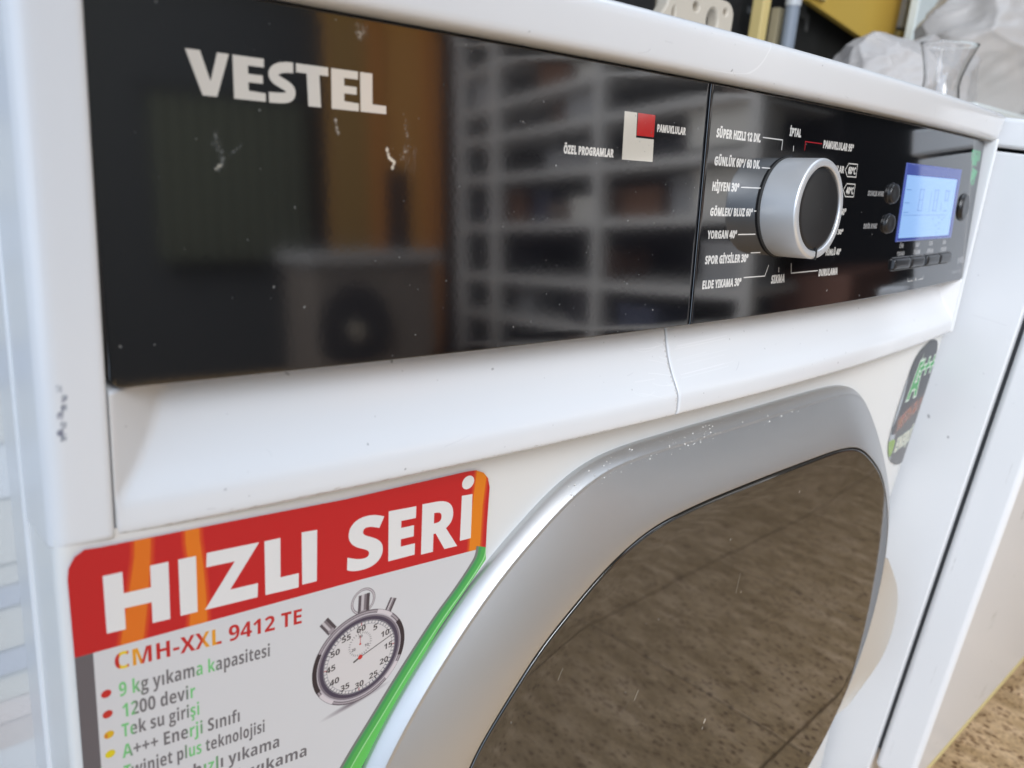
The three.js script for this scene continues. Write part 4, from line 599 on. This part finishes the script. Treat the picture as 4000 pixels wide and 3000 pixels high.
  const lump = (cx, cy, cz, rx, ry, rz, sd) => {       // film pulled tight over random facets, with sharp folds between
    const q = rng(100 + sd), planes = []; for (let i = 0; i < 80; i++) { const z = 2 * q() - 1, a = 6.2832 * q(), h = Math.sqrt(1 - z * z); planes.push([h * Math.cos(a), h * Math.sin(a), z, 0.84 + 0.22 * q()]); }
    const g = new THREE.SphereGeometry(1, 170, 110), p = g.attributes.position;
    for (let i = 0; i < p.count; i++) {
      const x = p.getX(i), y = p.getY(i), z = p.getZ(i), wx = x + 0.10 * (br(y * 3 + sd, z * 3) - 0.5), wy = y + 0.10 * (br(z * 3, x * 3 + sd) - 0.5); let k = 1.12, k2 = 1.12;
      for (const [a, b, c, d] of planes) { const m = a * wx + b * wy + c * z; if (m > 0.25) { const v = d / m; if (v < k) { k2 = k; k = v; } else if (v < k2) k2 = v; } }
      const ridge = Math.exp(-(k2 - k) * 26), v = k + 0.022 * ridge - 0.11 * Math.abs(br.fbm(x * 4 + sd + z, y * 4 - z * 2, 2) - 0.5);
      p.setXYZ(i, cx + x * v * rx, cy + y * v * ry, cz + z * v * rz);
    }
    g.computeVertexNormals(); return g;
  };
  P('bag_body', lump(1.665, 1.032, -0.38, 0.235, 0.128, 0.13, 3), bagM, bag);
  P('bag_neck', lump(1.33, 0.935, -0.37, 0.175, 0.085, 0.085, 5), bagM, bag);
  P('bag_fold', lump(1.192, 0.920, -0.36, 0.108, 0.080, 0.085, 9), bagM, bag);
  // waisted tea glass on the appliance
  const tg = thing('tea_glass', 'empty waisted tea glass standing on the white worktop', 'glass', [0.905, 0.8600, -0.168]);
  rootOf.set(tg, new THREE.Vector3(0, 0, 0));
  const go = [[0.0, 0], [0.020, 0], [0.0225, 0.003], [0.0232, 0.010], [0.0225, 0.024], [0.0196, 0.042], [0.0180, 0.052], [0.0186, 0.064], [0.0220, 0.082], [0.0272, 0.102], [0.0285, 0.106]], gi = [[0.0278, 0.1062], [0.0264, 0.102], [0.0211, 0.082], [0.0176, 0.064], [0.0169, 0.052], [0.0184, 0.042], [0.0212, 0.024], [0.0212, 0.012], [0.018, 0.007], [0.0, 0.006]];
  P('glass_body', new THREE.LatheGeometry([...go, ...gi].map(([a, b]) => new THREE.Vector2(a, b)), 72), std([1, 1, 1], 0.02, { transmission: 1, thickness: 0.0012, ior: 1.5 }), tg).scale.y = 0.765;
  // striped stone wall to the left, seen mirrored in the side of the washer
  const tw = thingAt('stone_wall', 'striped stone wall mirrored in the white left side of the washer', 'wall', [-0.6, FY, -0.50]);
  P('wall_core', box(-1.25, -0.012, FY, 1.5, -0.52, -0.478), std([0.55, 0.55, 0.53], 0.8), tw);
  const r = rng(8), beige = [0.88, 0.83, 0.72], blue = [0.55, 0.57, 0.64], pink = [0.84, 0.71, 0.63], pale = [0.88, 0.88, 0.87];
  const ys = [[0.245, 0.29, pale], [0.292, 0.314, pink], [0.316, 0.335, pink], [0.337, 0.356, beige], [0.359, 0.379, blue], [0.382, 0.416, beige], [0.419, 0.437, blue], [0.44, 0.455, beige], [0.458, 0.51, beige], [0.513, 0.555, pale], [0.558, 0.60, beige], [0.603, 0.63, blue], [0.633, 0.69, beige], [0.693, 0.73, pale], [0.733, 0.79, beige], [0.793, 0.83, blue], [0.833, 0.90, pale]];
  for (const [a, b, t] of ys) for (let c = 0; c < 4; c++) { const k = 0.9 + 0.2 * r(), x0 = -1.24 + c * 0.307; P('stone_tile', box(x0, x0 + 0.303, a, b, -0.4775, -0.468 + r() * 0.004), std(t.map((q) => q * k), 0.5), tw); }
}
// ---------------------------------------------------------------- what the black panels mirror: the far side of the workshop
{
  const metal = std([0.66, 0.65, 0.64], 0.5), dark = std([0.03, 0.03, 0.032], 0.8);
  const shelf = thingAt('metal_shelf', 'light grey metal rack mirrored in the black drawer front', 'shelf', [1.85, FY, 1.75]);
  for (const z of [0.80, 1.44, 2.06, 2.32]) P('upright', box(1.56, 1.60, FY, 1.75, z, z + 0.045), metal, shelf);
  for (const y of [0.36, 0.50, 0.63, 0.80, 0.955, 1.085, 1.19, 1.32, 1.45]) P('shelf_board', box(1.565, 2.1, y - 0.010, y + 0.014, 0.82, 2.36).translate(0, -y, -1.8).rotateX(((y * 977) % 1 - 0.5) * 0.035).translate(0, y, 1.8), metal, shelf);
  P('rack_back', box(2.1, 2.14, FY, 1.8, 0.78, 2.7), dark, shelf);
  const r = rng(19), cols = [[0.16, 0.12, 0.10], [0.04, 0.04, 0.05], [0.40, 0.40, 0.41], [0.20, 0.10, 0.06], [0.08, 0.09, 0.14], [0.70, 0.68, 0.64]];
  let q = 0;
  for (const y of [0.36, 0.50, 0.63, 0.80, 0.955, 1.085, 1.19]) for (let z = 0.87; z < 2.28;) {
    const wz = 0.10 + 0.16 * r(), hh = 0.045 + 0.06 * r(), xx = 1.61 + 0.12 * r(), c = Math.floor(r() * 6);
    if (r() < 0.7) { const b = thingAt('storage_bin', ['brown', 'black', 'grey', 'rust brown', 'dark blue', 'pale grey'][c] + ' bin on the mirrored metal rack, among its neighbours', 'bin', [xx + 0.1, y + 0.014, z + wz / 2], 'bins on the mirrored rack'); P('bin_body', box(xx, xx + 0.2, y + 0.0145, y + 0.014 + hh, z, z + wz, 0.006), std(cols[c], 0.55), b); P('bin_lip', box(xx - 0.006, xx + 0.012, y + 0.008 + hh, y + 0.02 + hh, z - 0.002, z + wz + 0.002, 0.003), std(cols[c].map((v) => v * 1.4 + 0.03), 0.5), b); q++; }
    z += wz + 0.03;
  }
  const wood = std([0.62, 0.30, 0.075], 0.55), wood2 = std([0.55, 0.22, 0.05], 0.55);
  const door = thingAt('orange_door', 'orange brown wooden door mirrored in the black drawer front', 'door', [1.2, FY, 2.4]);
  P('leaf', box(1.02, 1.50, FY, 1.75, 2.40, 2.44), wood, door); P('side_panel', box(1.02, 1.17, FY, 1.75, 2.386, 2.399), std([0.36, 0.21, 0.06], 0.6), door);
  for (const x of [1.17, 1.43]) P('stile', box(x, x + 0.07, FY, 1.75, 2.385, 2.399), wood2, door);
  P('window', box(1.23, 1.34, 0.66, 1.00, 2.386, 2.398), dark, door);
  const cab = thingAt('grey_cabinet', 'low brownish grey appliance with round dark door, mirrored at lower left', 'appliance', [0.95, FY, 1.95]);
  P('body', box(0.72, 1.14, FY, 0.70, 1.82, 2.1, 0.01), std([0.22, 0.19, 0.165], 0.5), cab);
  P('top', box(0.70, 1.16, 0.702, 0.735, 1.80, 2.12, 0.006), std([0.42, 0.42, 0.42], 0.5), cab);
  P('round_door', new THREE.CylinderGeometry(0.11, 0.12, 0.03, 48).rotateX(Math.PI / 2).translate(0.84, 0.53, 1.81), dark, cab);
  P('door_boss', new THREE.CylinderGeometry(0.025, 0.025, 0.02, 32).rotateX(Math.PI / 2).translate(0.84, 0.53, 1.79), std([0.4, 0.36, 0.3], 0.5), cab);
  const crate = thingAt('brown_crate', 'red brown crate mirrored at the lower right of the control panel', 'crate', [2.3, FY, 0.85]);
  P('crate_body', box(1.9, 2.5, FY, 0.66, 0.6, 0.92, 0.01), std([0.20, 0.09, 0.06], 0.6), crate);
  const curtain = thingAt('green_curtain', 'dim grey green curtain mirrored left of the orange door', 'curtain', [0.72, FY, 2.62]);
  P('curtain_cloth', grid(60, 4, (i, j) => [lerp(0.42, 1.0, i / 60), lerp(0.70, 1.22, j / 4), 2.62 + 0.012 * Math.sin(i * 1.1)]), std([0.11, 0.12, 0.085], 0.9), curtain); P('curtain_rail', box(0.38, 1.04, 1.225, 1.245, 2.61, 2.63), dark, curtain);
  const wallM = std([0.065, 0.07, 0.07], 0.9);
  const wall = (name, g) => { const o = new THREE.Mesh(g, wallM); o.name = name; o.userData.kind = 'structure'; o.receiveShadow = o.castShadow = true; scene.add(o); };
  wall('front_wall', box(-0.5, 4.0, FY - 0.01, 1.9, 2.7, 2.8)); wall('right_wall', box(3.6, 3.7, FY - 0.01, 1.9, -0.6, 2.69));
}
scene.traverse((o) => { if (o.isMesh) o.castShadow = o.receiveShadow = true; });
renderer.render(scene, camera);
